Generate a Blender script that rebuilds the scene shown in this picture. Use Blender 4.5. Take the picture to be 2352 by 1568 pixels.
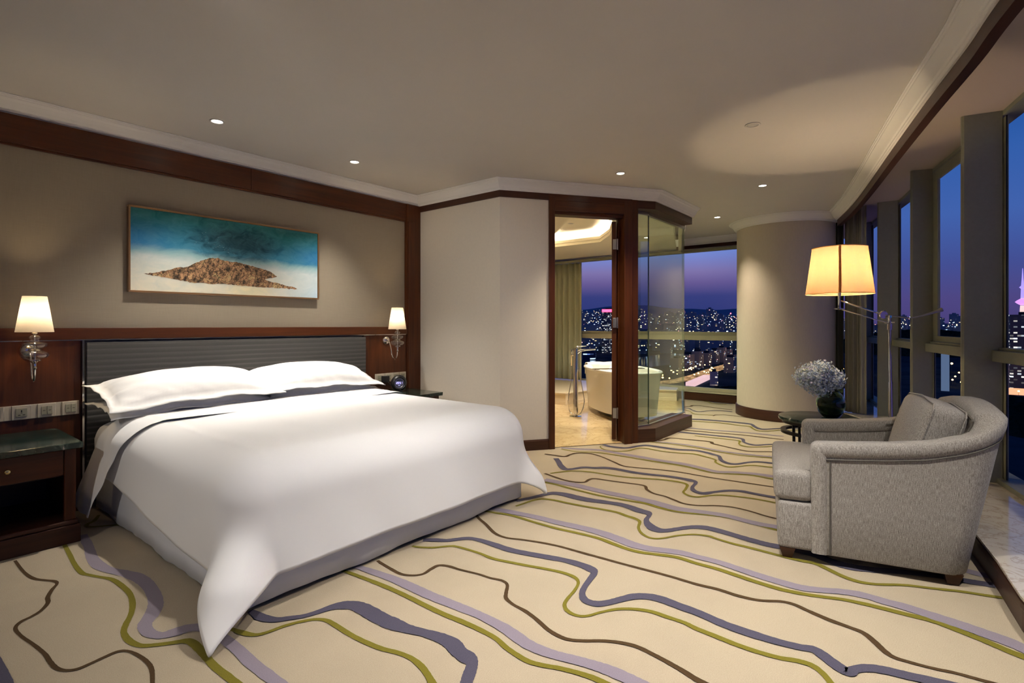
import bpy, bmesh, math, random
from mathutils import Vector, Matrix
from mathutils.geometry import tessellate_polygon
for o in list(bpy.data.objects): bpy.data.objects.remove(o)
sc = bpy.context.scene
C = sc.collection
PI = math.pi
R = math.radians
random.seed(7)

# ------------------------------------------------------------------ camera
cam = bpy.data.objects.new('camera', bpy.data.cameras.new('camera'))
C.objects.link(cam); sc.camera = cam
cam.location = (0, 0, 1.2)
cam.rotation_euler = (PI/2, 0, 0.6774 - PI/2)
cam.data.sensor_width = 36; cam.data.lens = 36*1213/2352
cam.data.shift_y = -38.4/2352
cam.data.clip_start = 0.05; cam.data.clip_end = 20000
# ------------------------------------------------------------------ exposure
sc.view_settings.view_transform = 'Standard'; sc.view_settings.look = 'None'
sc.view_settings.exposure = 0.0; sc.view_settings.gamma = 1.0
sc.view_settings.use_curve_mapping = False
# ------------------------------------------------------------------ sky at dusk
world = bpy.data.worlds.new('dusk'); sc.world = world; world.use_nodes = True
wt = world.node_tree; wt.nodes.clear()
def wn(t, **k):
    n = wt.nodes.new(t)
    for a, b in k.items(): setattr(n, a, b)
    return n
def ramp(tree, stops, interp='LINEAR'):
    n = tree.nodes.new('ShaderNodeValToRGB'); cr = n.color_ramp; cr.interpolation = interp
    while len(cr.elements) < len(stops): cr.elements.new(0.5)
    for e, (p, c) in zip(cr.elements, stops):
        e.position = p; e.color = tuple(c) + (1,)
    return n
def s2l(r, g, b):
    f = lambda v: (v/255/12.92 if v/255 <= 0.04045 else ((v/255+0.055)/1.055)**2.4)
    return (f(r), f(g), f(b))
tc = wn('ShaderNodeTexCoord'); sep = wn('ShaderNodeSeparateXYZ')
wt.links.new(tc.outputs['Generated'], sep.inputs[0])
mp = wn('ShaderNodeMapRange'); mp.inputs[1].default_value = 0.0; mp.inputs[2].default_value = 1.0
wt.links.new(sep.outputs[2], mp.inputs[0])
west = ramp(wt, [(0, s2l(40,50,105)), (0.028, s2l(46,54,112)), (0.052, s2l(52,58,116)), (0.076, s2l(98,84,138)), (0.096, s2l(120,108,160)),
                 (0.128, s2l(112,130,198)), (0.16, s2l(108,150,220)), (0.28, s2l(70,125,200)), (0.42, s2l(14,40,80)), (1, s2l(4,10,24))])
east = ramp(wt, [(0, s2l(70,60,112)), (0.04, s2l(74,66,122)), (0.088, s2l(64,74,138)), (0.16, s2l(62,92,162)), (0.24, s2l(48,88,160)),
                 (0.32, s2l(22,74,146)), (0.38, s2l(5,62,130)), (0.5, s2l(6,24,56)), (1, s2l(4,10,24))])
wt.links.new(mp.outputs[0], west.inputs[0]); wt.links.new(mp.outputs[0], east.inputs[0])
dp = wn('ShaderNodeVectorMath', operation='DOT_PRODUCT')
dp.inputs[1].default_value = (math.cos(R(40)), math.sin(R(40)), 0)
wt.links.new(tc.outputs['Generated'], dp.inputs[0])
m2 = wn('ShaderNodeMapRange'); m2.inputs[1].default_value = 0.80; m2.inputs[2].default_value = 0.93
wt.links.new(dp.outputs['Value'], m2.inputs[0])
mx = wn('ShaderNodeMix', data_type='RGBA')
wt.links.new(m2.outputs[0], mx.inputs[0]); wt.links.new(east.outputs[0], mx.inputs[6]); wt.links.new(west.outputs[0], mx.inputs[7])
bg = wn('ShaderNodeBackground'); bg.inputs[1].default_value = 1.18
wo = wn('ShaderNodeOutputWorld')
wt.links.new(mx.outputs[2], bg.inputs[0]); wt.links.new(bg.outputs[0], wo.inputs[0])
# ------------------------------------------------------------------ lamp strengths used by the lamp builders below
K_SPOT = 86.0       # recessed downlights
K_SHADE = 1.0
SPOTS = [  # x, y, lit, power factor, cone
    (1.52, 3.76, 1.9), (2.62, 3.80, 1.9), (4.32, 2.22, 2.3), (5.57, 1.33, 1.6), (6.85, 2.17, 1.4)]
OFF_SPOT = (3.84, 0.98)
HIDDEN = [  # first inferred from its floor pool, the rest unseen fill spots added for brightness
    (2.05, 0.72, 2.9), (1.70, 1.32, 1.9), (0.2, 0.2, 0.12), (-1.3, 0.2, 0.3), (-1.8, 2.4, 2.0), (2.45, -0.62, 1.6), (0.35, 2.0, 1.6)]

# ================================================================== helpers
def tag(o, label=None, cat=None, group=None, kind=None):
    if label: o['label'] = label
    if cat: o['category'] = cat
    if group: o['group'] = group
    if kind: o['kind'] = kind
    return o
def thing(name, loc, label, cat, group=None, rz=0):
    o = bpy.data.objects.new(name, None); C.objects.link(o)
    o.location = loc; o.rotation_euler = (0, 0, rz); o.empty_display_size = 0.1
    return tag(o, label, cat, group)
def link(o, parent=None):
    C.objects.link(o)
    if parent: o.parent = parent
    return o
def copy_tree(o, parent=None):
    c = o.copy(); C.objects.link(c); c.parent = parent
    for ch in list(o.children): copy_tree(ch, c)
    return c
class B:
    def __init__(s): s.bm = bmesh.new(); s.mi = 0
    def face(s, vs):
        try: f = s.bm.faces.new(vs)
        except ValueError: return None
        f.material_index = s.mi; return f
    def box(s, x0, y0, z0, x1, y1, z1, bev=0, seg=2):
        m = bmesh.new()
        vs = [m.verts.new((x, y, z)) for z in (z0, z1) for y in (y0, y1) for x in (x0, x1)]
        for q in ((0,2,3,1),(4,5,7,6),(0,1,5,4),(2,6,7,3),(0,4,6,2),(1,3,7,5)): m.faces.new([vs[i] for i in q])
        if bev: bmesh.ops.bevel(m, geom=m.edges[:]+m.verts[:], offset=bev, segments=seg, profile=0.5, affect='EDGES')
        s.merge(m); return s
    def merge(s, m, M=None):
        if M: bmesh.ops.transform(m, matrix=M, verts=m.verts)
        mp_ = {v: s.bm.verts.new(v.co) for v in m.verts}
        for f in m.faces: s.face([mp_[v] for v in f.verts])
        m.free()
    def prism(s, pts, z0, z1, bev=0):
        m = bmesh.new(); n = len(pts)
        a = [m.verts.new((p[0], p[1], z0)) for p in pts]; b = [m.verts.new((p[0], p[1], z1)) for p in pts]
        m.faces.new(a[::-1]); m.faces.new(b)
        for i in range(n): m.faces.new((a[i], a[(i+1) % n], b[(i+1) % n], b[i]))
        bmesh.ops.recalc_face_normals(m, faces=m.faces)
        if bev: bmesh.ops.bevel(m, geom=m.edges[:]+m.verts[:], offset=bev, segments=2, profile=0.5, affect='EDGES')
        s.merge(m); return s
    def lathe(s, prof, cx=0, cy=0, seg=32, ax='z', M=None, sx=1, sy=1):
        m = bmesh.new(); rows = []
        for r, z in prof:
            if r < 1e-6: rows.append([m.verts.new((cx, cy, z))])
            else: rows.append([m.verts.new((cx+r*sx*math.cos(2*PI*i/seg), cy+r*sy*math.sin(2*PI*i/seg), z)) for i in range(seg)])
        for a, b in zip(rows, rows[1:]):
            for i in range(seg):
                j = (i+1) % seg
                if len(a) == 1 and len(b) == 1: continue
                if len(a) == 1: m.faces.new((a[0], b[j], b[i]))
                elif len(b) == 1: m.faces.new((a[i], a[j], b[0]))
                else: m.faces.new((a[i], a[j], b[j], b[i]))
        s.merge(m, M); return s
    def tube(s, path, r, seg=10, cap=True):
        P = [Vector(p) for p in path]; n = len(P); rs = r if isinstance(r, (list, tuple)) else [r]*n
        up = None; rows = []
        for i in range(n):
            t = (P[min(i+1, n-1)]-P[max(i-1, 0)]).normalized()
            if up is None: up = t.orthogonal().normalized()
            else:
                up = (up - t*up.dot(t))
                up = up.normalized() if up.length > 1e-6 else t.orthogonal().normalized()
            w = t.cross(up)
            rows.append([s.bm.verts.new(P[i]+(up*math.cos(2*PI*k/seg)+w*math.sin(2*PI*k/seg))*rs[i]) for k in range(seg)])
        for a, b in zip(rows, rows[1:]):
            for k in range(seg): s.face((a[k], a[(k+1) % seg], b[(k+1) % seg], b[k]))
        if cap: s.face(rows[0][::-1]); s.face(rows[-1])
        return s
    def grid(s, fn, nu, nv, cu=False, cv=False):
        V = [[s.bm.verts.new(fn(i/(nu if cu else nu-1), j/(nv if cv else nv-1))) for j in range(nv)] for i in range(nu)]
        for i in range(nu if cu else nu-1):
            for j in range(nv if cv else nv-1):
                s.face((V[i][j], V[(i+1) % nu][j], V[(i+1) % nu][(j+1) % nv], V[i][(j+1) % nv]))
        return V
    def sweep(s, path, prof, closed=False, capends=True):
        """plan polyline path, profile (offset to the LEFT of travel, z), mitred"""
        P = [Vector((p[0], p[1])) for p in path]; n = len(P); rows = []
        for i in range(n):
            if closed: a, b = P[i-1], P[(i+1) % n]
            else: a, b = P[max(i-1, 0)], P[min(i+1, n-1)]
            d0 = (P[i]-a).normalized() if (P[i]-a).length > 1e-9 else (b-P[i]).normalized()
            d1 = (b-P[i]).normalized() if (b-P[i]).length > 1e-9 else d0
            n0 = Vector((-d0.y, d0.x)); n1 = Vector((-d1.y, d1.x)); nn = (n0+n1).normalized()
            k = 1/max(0.35, nn.dot(n0))
            rows.append([s.bm.verts.new((P[i].x+nn.x*o*k, P[i].y+nn.y*o*k, z)) for o, z in prof])
        m = len(prof)
        rr = rows+[rows[0]] if closed else rows
        for a, b in zip(rr, rr[1:]):
            for k in range(m): s.face((a[k], b[k], b[(k+1) % m], a[(k+1) % m]))
        if not closed and capends: s.face(rows[0][::-1]); s.face(rows[-1])
        return s
    def obj(s, name, mats, parent=None, smooth=False, sub=0, angle=None, label=None, rec=True):
        if rec: bmesh.ops.recalc_face_normals(s.bm, faces=s.bm.faces)
        me = bpy.data.meshes.new(name); s.bm.to_mesh(me); s.bm.free()
        for mt in (mats if isinstance(mats, (list, tuple)) else [mats]): me.materials.append(mt)
        o = bpy.data.objects.new(name, me); C.objects.link(o)
        if parent: o.parent = parent
        if smooth:
            for p in me.polygons: p.use_smooth = True
            if angle:
                try: me.set_sharp_from_angle(angle=R(angle))
                except Exception: pass
        if sub:
            md = o.modifiers.new('sub', 'SUBSURF'); md.levels = sub; md.render_levels = sub
        if label: o['label'] = label
        return o
def struct(o): o['kind'] = 'structure'; return o
def arc(cx, cy, r, a0, a1, n): return [(cx+r*math.cos(R(a0+(a1-a0)*i/n)), cy+r*math.sin(R(a0+(a1-a0)*i/n))) for i in range(n+1)]
def catmull(pts, k):
    out = []; n = len(pts)
    for i in range(n-1):
        p0 = pts[max(i-1, 0)]; p1 = pts[i]; p2 = pts[i+1]; p3 = pts[min(i+2, n-1)]
        for j in range(k):
            t = j/k
            out.append(tuple(0.5*((2*b)+(-a+c)*t+(2*a-5*b+4*c-d)*t*t+(-a+3*b-3*c+d)*t**3) for a, b, c, d in zip(p0, p1, p2, p3)))
    out.append(tuple(pts[-1])); return out
def lerp(a, b, t): return a+(b-a)*t
def interp(tab, x):
    if x <= tab[0][0]: return tab[0][1]
    for (a, b), (c, d) in zip(tab, tab[1:]):
        if x <= c:
            t = (x-a)/(c-a); return b+(d-b)*t
    return tab[-1][1]
def sm(a, b, x):
    t = min(1, max(0, (x-a)/(b-a))); return t*t*(3-2*t)

# ================================================================== materials
class M:
    def __init__(s, name):
        s.m = bpy.data.materials.new(name); s.m.use_nodes = True; s.t = s.m.node_tree
        s.b = s.t.nodes['Principled BSDF']; s.out = s.t.nodes['Material Output']
    def n(s, t, **k):
        x = s.t.nodes.new(t)
        for a, b in k.items(): setattr(x, a, b)
        return x
    def l(s, a, b): s.t.links.new(a, b)
    def co(s, scale=(1,1,1), kind='Object', rot=(0,0,0)):
        tcn = s.n('ShaderNodeTexCoord'); mpn = s.n('ShaderNodeMapping'); mpn.inputs['Scale'].default_value = scale
        mpn.inputs['Rotation'].default_value = rot
        s.l(tcn.outputs[kind], mpn.inputs[0]); return mpn.outputs[0]
    def noise(s, v, scale=5, detail=3, rough=0.5, dist=0):
        x = s.n('ShaderNodeTexNoise'); x.inputs['Scale'].default_value = scale; x.inputs['Detail'].default_value = detail
        x.inputs['Roughness'].default_value = rough; x.inputs['Distortion'].default_value = dist
        s.l(v, x.inputs['Vector']); return x.outputs['Fac']
    def ramp(s, f, stops, interp='LINEAR'):
        r = ramp(s.t, stops, interp); s.l(f, r.inputs[0]); return r.outputs[0]
    def bump(s, h, strength=0.3, dist=0.002, normal=None):
        x = s.n('ShaderNodeBump'); x.inputs['Strength'].default_value = strength; x.inputs['Distance'].default_value = dist
        s.l(h, x.inputs['Height'])
        if normal: s.l(normal, x.inputs['Normal'])
        return x.outputs[0]
    def mix(s, f, a, b, mode='MIX'):
        x = s.n('ShaderNodeMix', data_type='RGBA', blend_type=mode)
        for v, k in ((f, 0), (a, 6), (b, 7)):
            if isinstance(v, (int, float)): x.inputs[k].default_value = v
            elif isinstance(v, tuple): x.inputs[k].default_value = v+(1,) if len(v) == 3 else v
            else: s.l(v, x.inputs[k])
        return x.outputs[2]
    def math(s, op, a, b=0.0):
        x = s.n('ShaderNodeMath', operation=op)
        for v, k in ((a, 0), (b, 1)):
            if isinstance(v, (int, float)): x.inputs[k].default_value = v
            else: s.l(v, x.inputs[k])
        return x.outputs[0]
    def set(s, col=None, rough=None, metal=None, spec=None, normal=None, **k):
        if col is not None:
            if isinstance(col, tuple): s.b.inputs['Base Color'].default_value = col+(1,)
            else: s.l(col, s.b.inputs['Base Color'])
        if rough is not None:
            if isinstance(rough, (int, float)): s.b.inputs['Roughness'].default_value = rough
            else: s.l(rough, s.b.inputs['Roughness'])
        if metal is not None: s.b.inputs['Metallic'].default_value = metal
        if spec is not None: s.b.inputs['Specular IOR Level'].default_value = spec
        if normal is not None: s.l(normal, s.b.inputs['Normal'])
        for a, v in k.items(): s.b.inputs[a.replace('_', ' ')].default_value = v
        return s.m
def plain(name, col, rough=0.5, metal=0.0, spec=0.5, **k): return M(name).set(col, rough, metal, spec, **k)
def emis(name, col, strength):
    m = M(name); m.set((0.8, 0.8, 0.8), 0.5); m.b.inputs['Emission Color'].default_value = col+(1,)
    m.b.inputs['Emission Strength'].default_value = strength; return m.m
def speck(name, col, col2, scale, rough=0.7, bump=0.0, vec=(1,1,1), kind='Object', spec=0.3, detail=3):
    m = M(name); f = m.noise(m.co(vec, kind), scale, detail, 0.6)
    c = m.ramp(f, [(0.3, col), (0.7, col2)])
    return m.set(c, rough, spec=spec, normal=m.bump(f, bump, 0.002) if bump else None)
# walls / ceiling
m_ceil = speck('ceiling_paint', (0.69, 0.655, 0.61), (0.71, 0.67, 0.625), 3, 0.9)
m_crown = plain('crown_paint', (0.96, 0.94, 0.91), 0.6)
def wallpaper():
    m = M('woven_wallpaper')
    g = m.n('ShaderNodeNewGeometry')
    def nz(sc_): 
        mpn = m.n('ShaderNodeMapping'); mpn.inputs['Scale'].default_value = sc_; m.l(g.outputs['Position'], mpn.inputs[0]); return mpn.outputs[0]
    a = m.noise(nz((9, 9, 760)), 1.0, 2); b = m.noise(nz((760, 760, 12)), 1.0, 2)
    f = m.math('MULTIPLY', m.math('ADD', a, b), 0.5)
    c = m.ramp(f, [(0.30, (0.265, 0.22, 0.160)), (0.70, (0.32, 0.268, 0.196))])
    return m.set(c, 0.75, spec=0.25, normal=m.bump(f, 0.35, 0.001))
m_wallp = wallpaper()
m_wallpl = speck('fabric_wall_panel', (0.76, 0.69, 0.58), (0.79, 0.715, 0.60), 120, 0.85, 0.1, kind='Generated')
m_col = speck('column_wallcovering', (0.62, 0.55, 0.445), (0.66, 0.585, 0.475), 90, 0.85, 0.1, vec=(1,1,0.2))
def wood(name, a, b, scale=(30, 30, 1.6), rough=0.32, gen=False):
    m = M(name); g = m.n('ShaderNodeNewGeometry')
    mpn = m.n('ShaderNodeMapping'); mpn.inputs['Scale'].default_value = scale; m.l(g.outputs['Position'], mpn.inputs[0])
    f = m.noise(mpn.outputs[0], 1.0, 5, 0.6, 0.8)
    c = m.ramp(f, [(0.3, a), (0.7, b)])
    return m.set(c, rough, spec=0.30, normal=m.bump(f, 0.04, 0.001))
DK, LT = (0.046, 0.0125, 0.0040), (0.090, 0.026, 0.0075)
m_woodv = wood('cherry_wood_vertical', DK, LT)
m_woodh = wood('cherry_wood_horizontal', DK, LT, (1.6, 1.6, 30))
m_woodd = wood('dark_cherry_wood', (0.035, 0.013, 0.007), (0.065, 0.024, 0.012), (1.6, 1.6, 30), 0.4)
# carpet
def carpet(name, a, b):
    m = M(name); v = m.co((1,1,1), 'Object')
    f = m.noise(v, 330, 2, 0.7); g = m.noise(v, 3.0, 3, 0.6); st = m.noise(m.co((14, 90, 1), 'Object', (0,0,R(20))), 4, 2)
    c = m.ramp(f, [(0.25, a), (0.75, b)])
    c = m.mix(m.math('MULTIPLY', m.math('SUBTRACT', g, 0.4), 0.5), c, (a[0]*0.8, a[1]*0.8, a[2]*0.8))
    c = m.mix(m.math('MULTIPLY', m.math('SUBTRACT', st, 0.45), 0.25), c, (a[0]*0.7, a[1]*0.7, a[2]*0.7))
    h = m.math('ADD', f, m.math('MULTIPLY', g, 2))
    return m.set(c, 0.95, spec=0.1, normal=m.bump(f, 0.5, 0.003), Sheen_Weight=0.03)
m_carpet = carpet('beige_carpet', (0.335, 0.275, 0.198), (0.49, 0.415, 0.303))
m_navy = carpet('navy_violet_pile', (0.060, 0.056, 0.085), (0.098, 0.090, 0.128))
m_lav = carpet('lavender_pile', (0.205, 0.175, 0.215), (0.285, 0.245, 0.295))
m_green = carpet('olive_green_pile', (0.135, 0.115, 0.014), (0.21, 0.18, 0.026))
m_brown = carpet('brown_pile', (0.055, 0.032, 0.014), (0.085, 0.05, 0.022))
def marble(name, a, b, vein, scale=2.2, rough=0.08, spec=0.5):
    m = M(name); v = m.co((1,1,1)); f = m.noise(v, scale, 6, 0.6, 1.2); c = m.ramp(f, [(0.3, a), (0.6, b), (0.75, a)])
    w = m.noise(v, scale*1.7, 8, 0.65, 2.0); k = m.ramp(w, [(0.47, (0,0,0)), (0.5, (1,1,1)), (0.53, (0,0,0))])
    c = m.mix(m.math('MULTIPLY', m.n('ShaderNodeRGBToBW').outputs[0], 0), c, c) if False else m.mix(k, c, vein)
    return m.set(c, rough, spec=spec)
m_bathfloor = marble('cream_marble_floor', (0.60, 0.43, 0.21), (0.70, 0.53, 0.29), (0.50, 0.35, 0.17), 1.6, 0.10)
m_sill = marble('beige_marble_sill', (0.50, 0.45, 0.38), (0.60, 0.54, 0.46), (0.42, 0.35, 0.27), 2.0, 0.08)
def greenmarble():
    m = M('green_marble'); v = m.co((1,1,1)); f = m.noise(v, 9, 7, 0.65, 1.5)
    c = m.ramp(f, [(0.35, (0.006, 0.014, 0.010)), (0.56, (0.018, 0.033, 0.025)), (0.66, (0.08, 0.11, 0.08)), (0.72, (0.6, 0.52, 0.45))])
    return m.set(c, 0.12, spec=0.5)
m_gmarb = greenmarble()
def cloth(name, col, bump=0.05, scale=400, sheen=0.1, wr=True):
    m = M(name); v = m.co((1,1,1)); f = m.noise(v, scale, 2); w = m.noise(v, 3.2, 3, 0.55, 0.3)
    h = m.math('ADD', m.math('MULTIPLY', f, 0.02), w) if wr else f
    return m.set(col, 0.85, spec=0.15, normal=m.bump(h, bump, 0.02 if wr else 0.001), Sheen_Weight=sheen)
m_linen = cloth('white_linen', (0.88, 0.87, 0.86), 0.10)
m_skirt = cloth('white_bed_skirt', (0.70, 0.71, 0.74), 0.2)
m_pillow = cloth('white_pillowcase', (0.88, 0.86, 0.83), 0.22)
def headboard():
    m = M('striped_headboard_fabric'); g = m.n('ShaderNodeNewGeometry'); s_ = m.n('ShaderNodeSeparateXYZ'); m.l(g.outputs['Position'], s_.inputs[0])
    fr = m.math('FRACT', m.math('MULTIPLY', s_.outputs[2], 1/0.036))
    k = m.ramp(fr, [(0.0, (0.055, 0.053, 0.048)), (0.50, (0.058, 0.056, 0.051)), (0.72, (0.105, 0.10, 0.092)), (0.84, (0.105, 0.10, 0.092)), (1.0, (0.055, 0.053, 0.048))])
    nz = m.noise(m.co((300, 300, 300)), 1, 2)
    return m.set(m.mix(m.math('MULTIPLY', nz, 0.35), k, (0.02, 0.02, 0.022)), 0.6, spec=0.3, normal=m.bump(nz, 0.3, 0.001), Sheen_Weight=0.1)
m_head = headboard()
def chairfab():
    m = M('heather_grey_chair_fabric'); a = m.noise(m.co((560, 560, 34)), 1, 3, 0.7); b = m.noise(m.co((240, 240, 240)), 1, 2)
    f = m.math('ADD', m.math('MULTIPLY', a, 0.7), m.math('MULTIPLY', b, 0.3))
    c = m.ramp(f, [(0.34, (0.12, 0.106, 0.090)), (0.50, (0.28, 0.258, 0.232)), (0.66, (0.50, 0.47, 0.43))])
    return m.set(c, 0.85, spec=0.2, normal=m.bump(f, 0.4, 0.002), Sheen_Weight=0.2)
m_chair = chairfab()
m_pipe = plain('dark_piping', (0.10, 0.09, 0.075), 0.8)
m_chrome = plain('polished_chrome', (0.82, 0.80, 0.77), 0.08, 1.0)
m_brass = plain('brass', (0.75, 0.58, 0.28), 0.2, 1.0)
m_steel = plain('brushed_steel', (0.5, 0.48, 0.45), 0.3, 1.0)
m_black = plain('black_plastic', (0.012, 0.012, 0.013), 0.35)
m_blackm = plain('black_metal', (0.015, 0.014, 0.013), 0.3, 0.6)
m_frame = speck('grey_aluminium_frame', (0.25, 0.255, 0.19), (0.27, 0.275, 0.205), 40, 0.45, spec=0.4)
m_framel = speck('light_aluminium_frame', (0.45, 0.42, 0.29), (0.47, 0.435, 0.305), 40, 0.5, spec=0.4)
m_gasket = plain('black_gasket', (0.01, 0.01, 0.01), 0.6)
m_soffit = plain('soffit_paint', (0.50, 0.42, 0.33), 0.8)
m_bathwall = plain('cream_bath_wall', (0.72, 0.66, 0.52), 0.7)
m_bathceil = plain('white_bath_ceiling', (0.80, 0.74, 0.60), 0.8)
m_tub = plain('glazed_white_tub', (0.90, 0.87, 0.78), 0.12, spec=0.6, Coat_Weight=0.3)
m_towel = speck('white_towel', (0.78, 0.76, 0.70), (0.82, 0.80, 0.75), 200, 0.95, 0.5)
m_plate = plain('cream_switch_plate', (0.55, 0.49, 0.38), 0.45)
m_key = plain('olive_switch_key', (0.34, 0.32, 0.23), 0.35)
m_ink = plain('dark_marking', (0.03, 0.03, 0.025), 0.6)
m_dark = plain('dark_cavity_board', (0.012, 0.006, 0.004), 0.5)
m_leaf = speck('leaf_green', (0.012, 0.03, 0.008), (0.03, 0.07, 0.018), 30, 0.4)
m_drape = speck('grey_green_drape', (0.20, 0.19, 0.155), (0.24, 0.225, 0.185), 60, 0.85, 0.2, vec=(1,1,0.1))
m_drapel = speck('pale_grey_drape', (0.30, 0.29, 0.25), (0.35, 0.335, 0.29), 60, 0.85, 0.2, vec=(1,1,0.1))
m_drapeb = speck('sage_bath_drape', (0.46, 0.48, 0.33), (0.52, 0.53, 0.37), 60, 0.85, 0.2, vec=(1,1,0.1))
def glassmat(name, tint, refl, rough=0.0):
    m = M(name); m.t.nodes.remove(m.b)
    tr = m.n('ShaderNodeBsdfTransparent'); tr.inputs[0].default_value = tint+(1,)
    gl = m.n('ShaderNodeBsdfGlossy'); gl.inputs[0].default_value = (1,1,1,1); gl.inputs['Roughness'].default_value = rough
    mi = m.n('ShaderNodeMixShader'); mi.inputs[0].default_value = refl
    m.l(tr.outputs[0], mi.inputs[1]); m.l(gl.outputs[0], mi.inputs[2]); m.l(mi.outputs[0], m.out.inputs[0])
    return m.m
m_glass = glassmat('window_glass', (0.97, 0.985, 0.985), 0.004)
m_bglass = glassmat('green_tinted_glass', (0.82, 0.89, 0.82), 0.13)
def crystal():
    m = M('clear_crystal'); m.t.nodes.remove(m.b)
    tr = m.n('ShaderNodeBsdfTransparent'); tr.inputs[0].default_value = (0.93, 0.92, 0.90, 1)
    gl = m.n('ShaderNodeBsdfGlossy'); gl.inputs[0].default_value = (1, 1, 1, 1); gl.inputs['Roughness'].default_value = 0.03
    lw = m.n('ShaderNodeLayerWeight'); lw.inputs[0].default_value = 0.45
    mi = m.n('ShaderNodeMixShader'); m.l(m.ramp(lw.outputs['Facing'], [(0.0, (0.10,)*3), (0.6, (0.32,)*3), (1.0, (0.9,)*3)]), mi.inputs[0])
    m.l(tr.outputs[0], mi.inputs[1]); m.l(gl.outputs[0], mi.inputs[2]); m.l(mi.outputs[0], m.out.inputs[0]); return m.m
m_crystal = crystal()
m_vglass = M('dark_green_vase_glass').set((0.55, 0.68, 0.50), 0.02, spec=0.5, Transmission_Weight=1.0, IOR=1.45)
def shade_mat(name, col, trans, glow, es):
    m = M(name); nz = m.noise(m.co((1,1,1)), 260, 2)
    m.set(col, 0.9, spec=0.1, normal=m.bump(nz, 0.1, 0.001))
    tl = m.n('ShaderNodeBsdfTranslucent'); tl.inputs[0].default_value = trans+(1,)
    ms = m.n('ShaderNodeMixShader'); ms.inputs[0].default_value = 0.5
    m.l(m.b.outputs[0], ms.inputs[1]); m.l(tl.outputs[0], ms.inputs[2])
    em = m.n('ShaderNodeEmission'); em.inputs[0].default_value = glow+(1,); em.inputs[1].default_value = es
    ad = m.n('ShaderNodeAddShader'); m.l(ms.outputs[0], ad.inputs[0]); m.l(em.outputs[0], ad.inputs[1]); m.l(ad.outputs[0], m.out.inputs[0])
    return m.m
m_shadew = shade_mat('cream_lamp_shade', (0.8, 0.72, 0.55), (0.24, 0.225, 0.20), (1.0, 0.80, 0.48), 0.0)
m_shadea = shade_mat('amber_lamp_shade', (0.8, 0.62, 0.35), (0.44, 0.235, 0.12), (1.0, 0.50, 0.12), 0.0)
m_bulb = emis('lamp_bulb', (1.0, 0.78, 0.5), 30)
m_spotglow = emis('downlight_lens', (1.0, 0.90, 0.78), 26)
m_spotdim = plain('downlight_off_lens', (0.55, 0.53, 0.5), 0.3)
m_white = plain('white_enamel', (0.75, 0.72, 0.66), 0.4)

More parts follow.
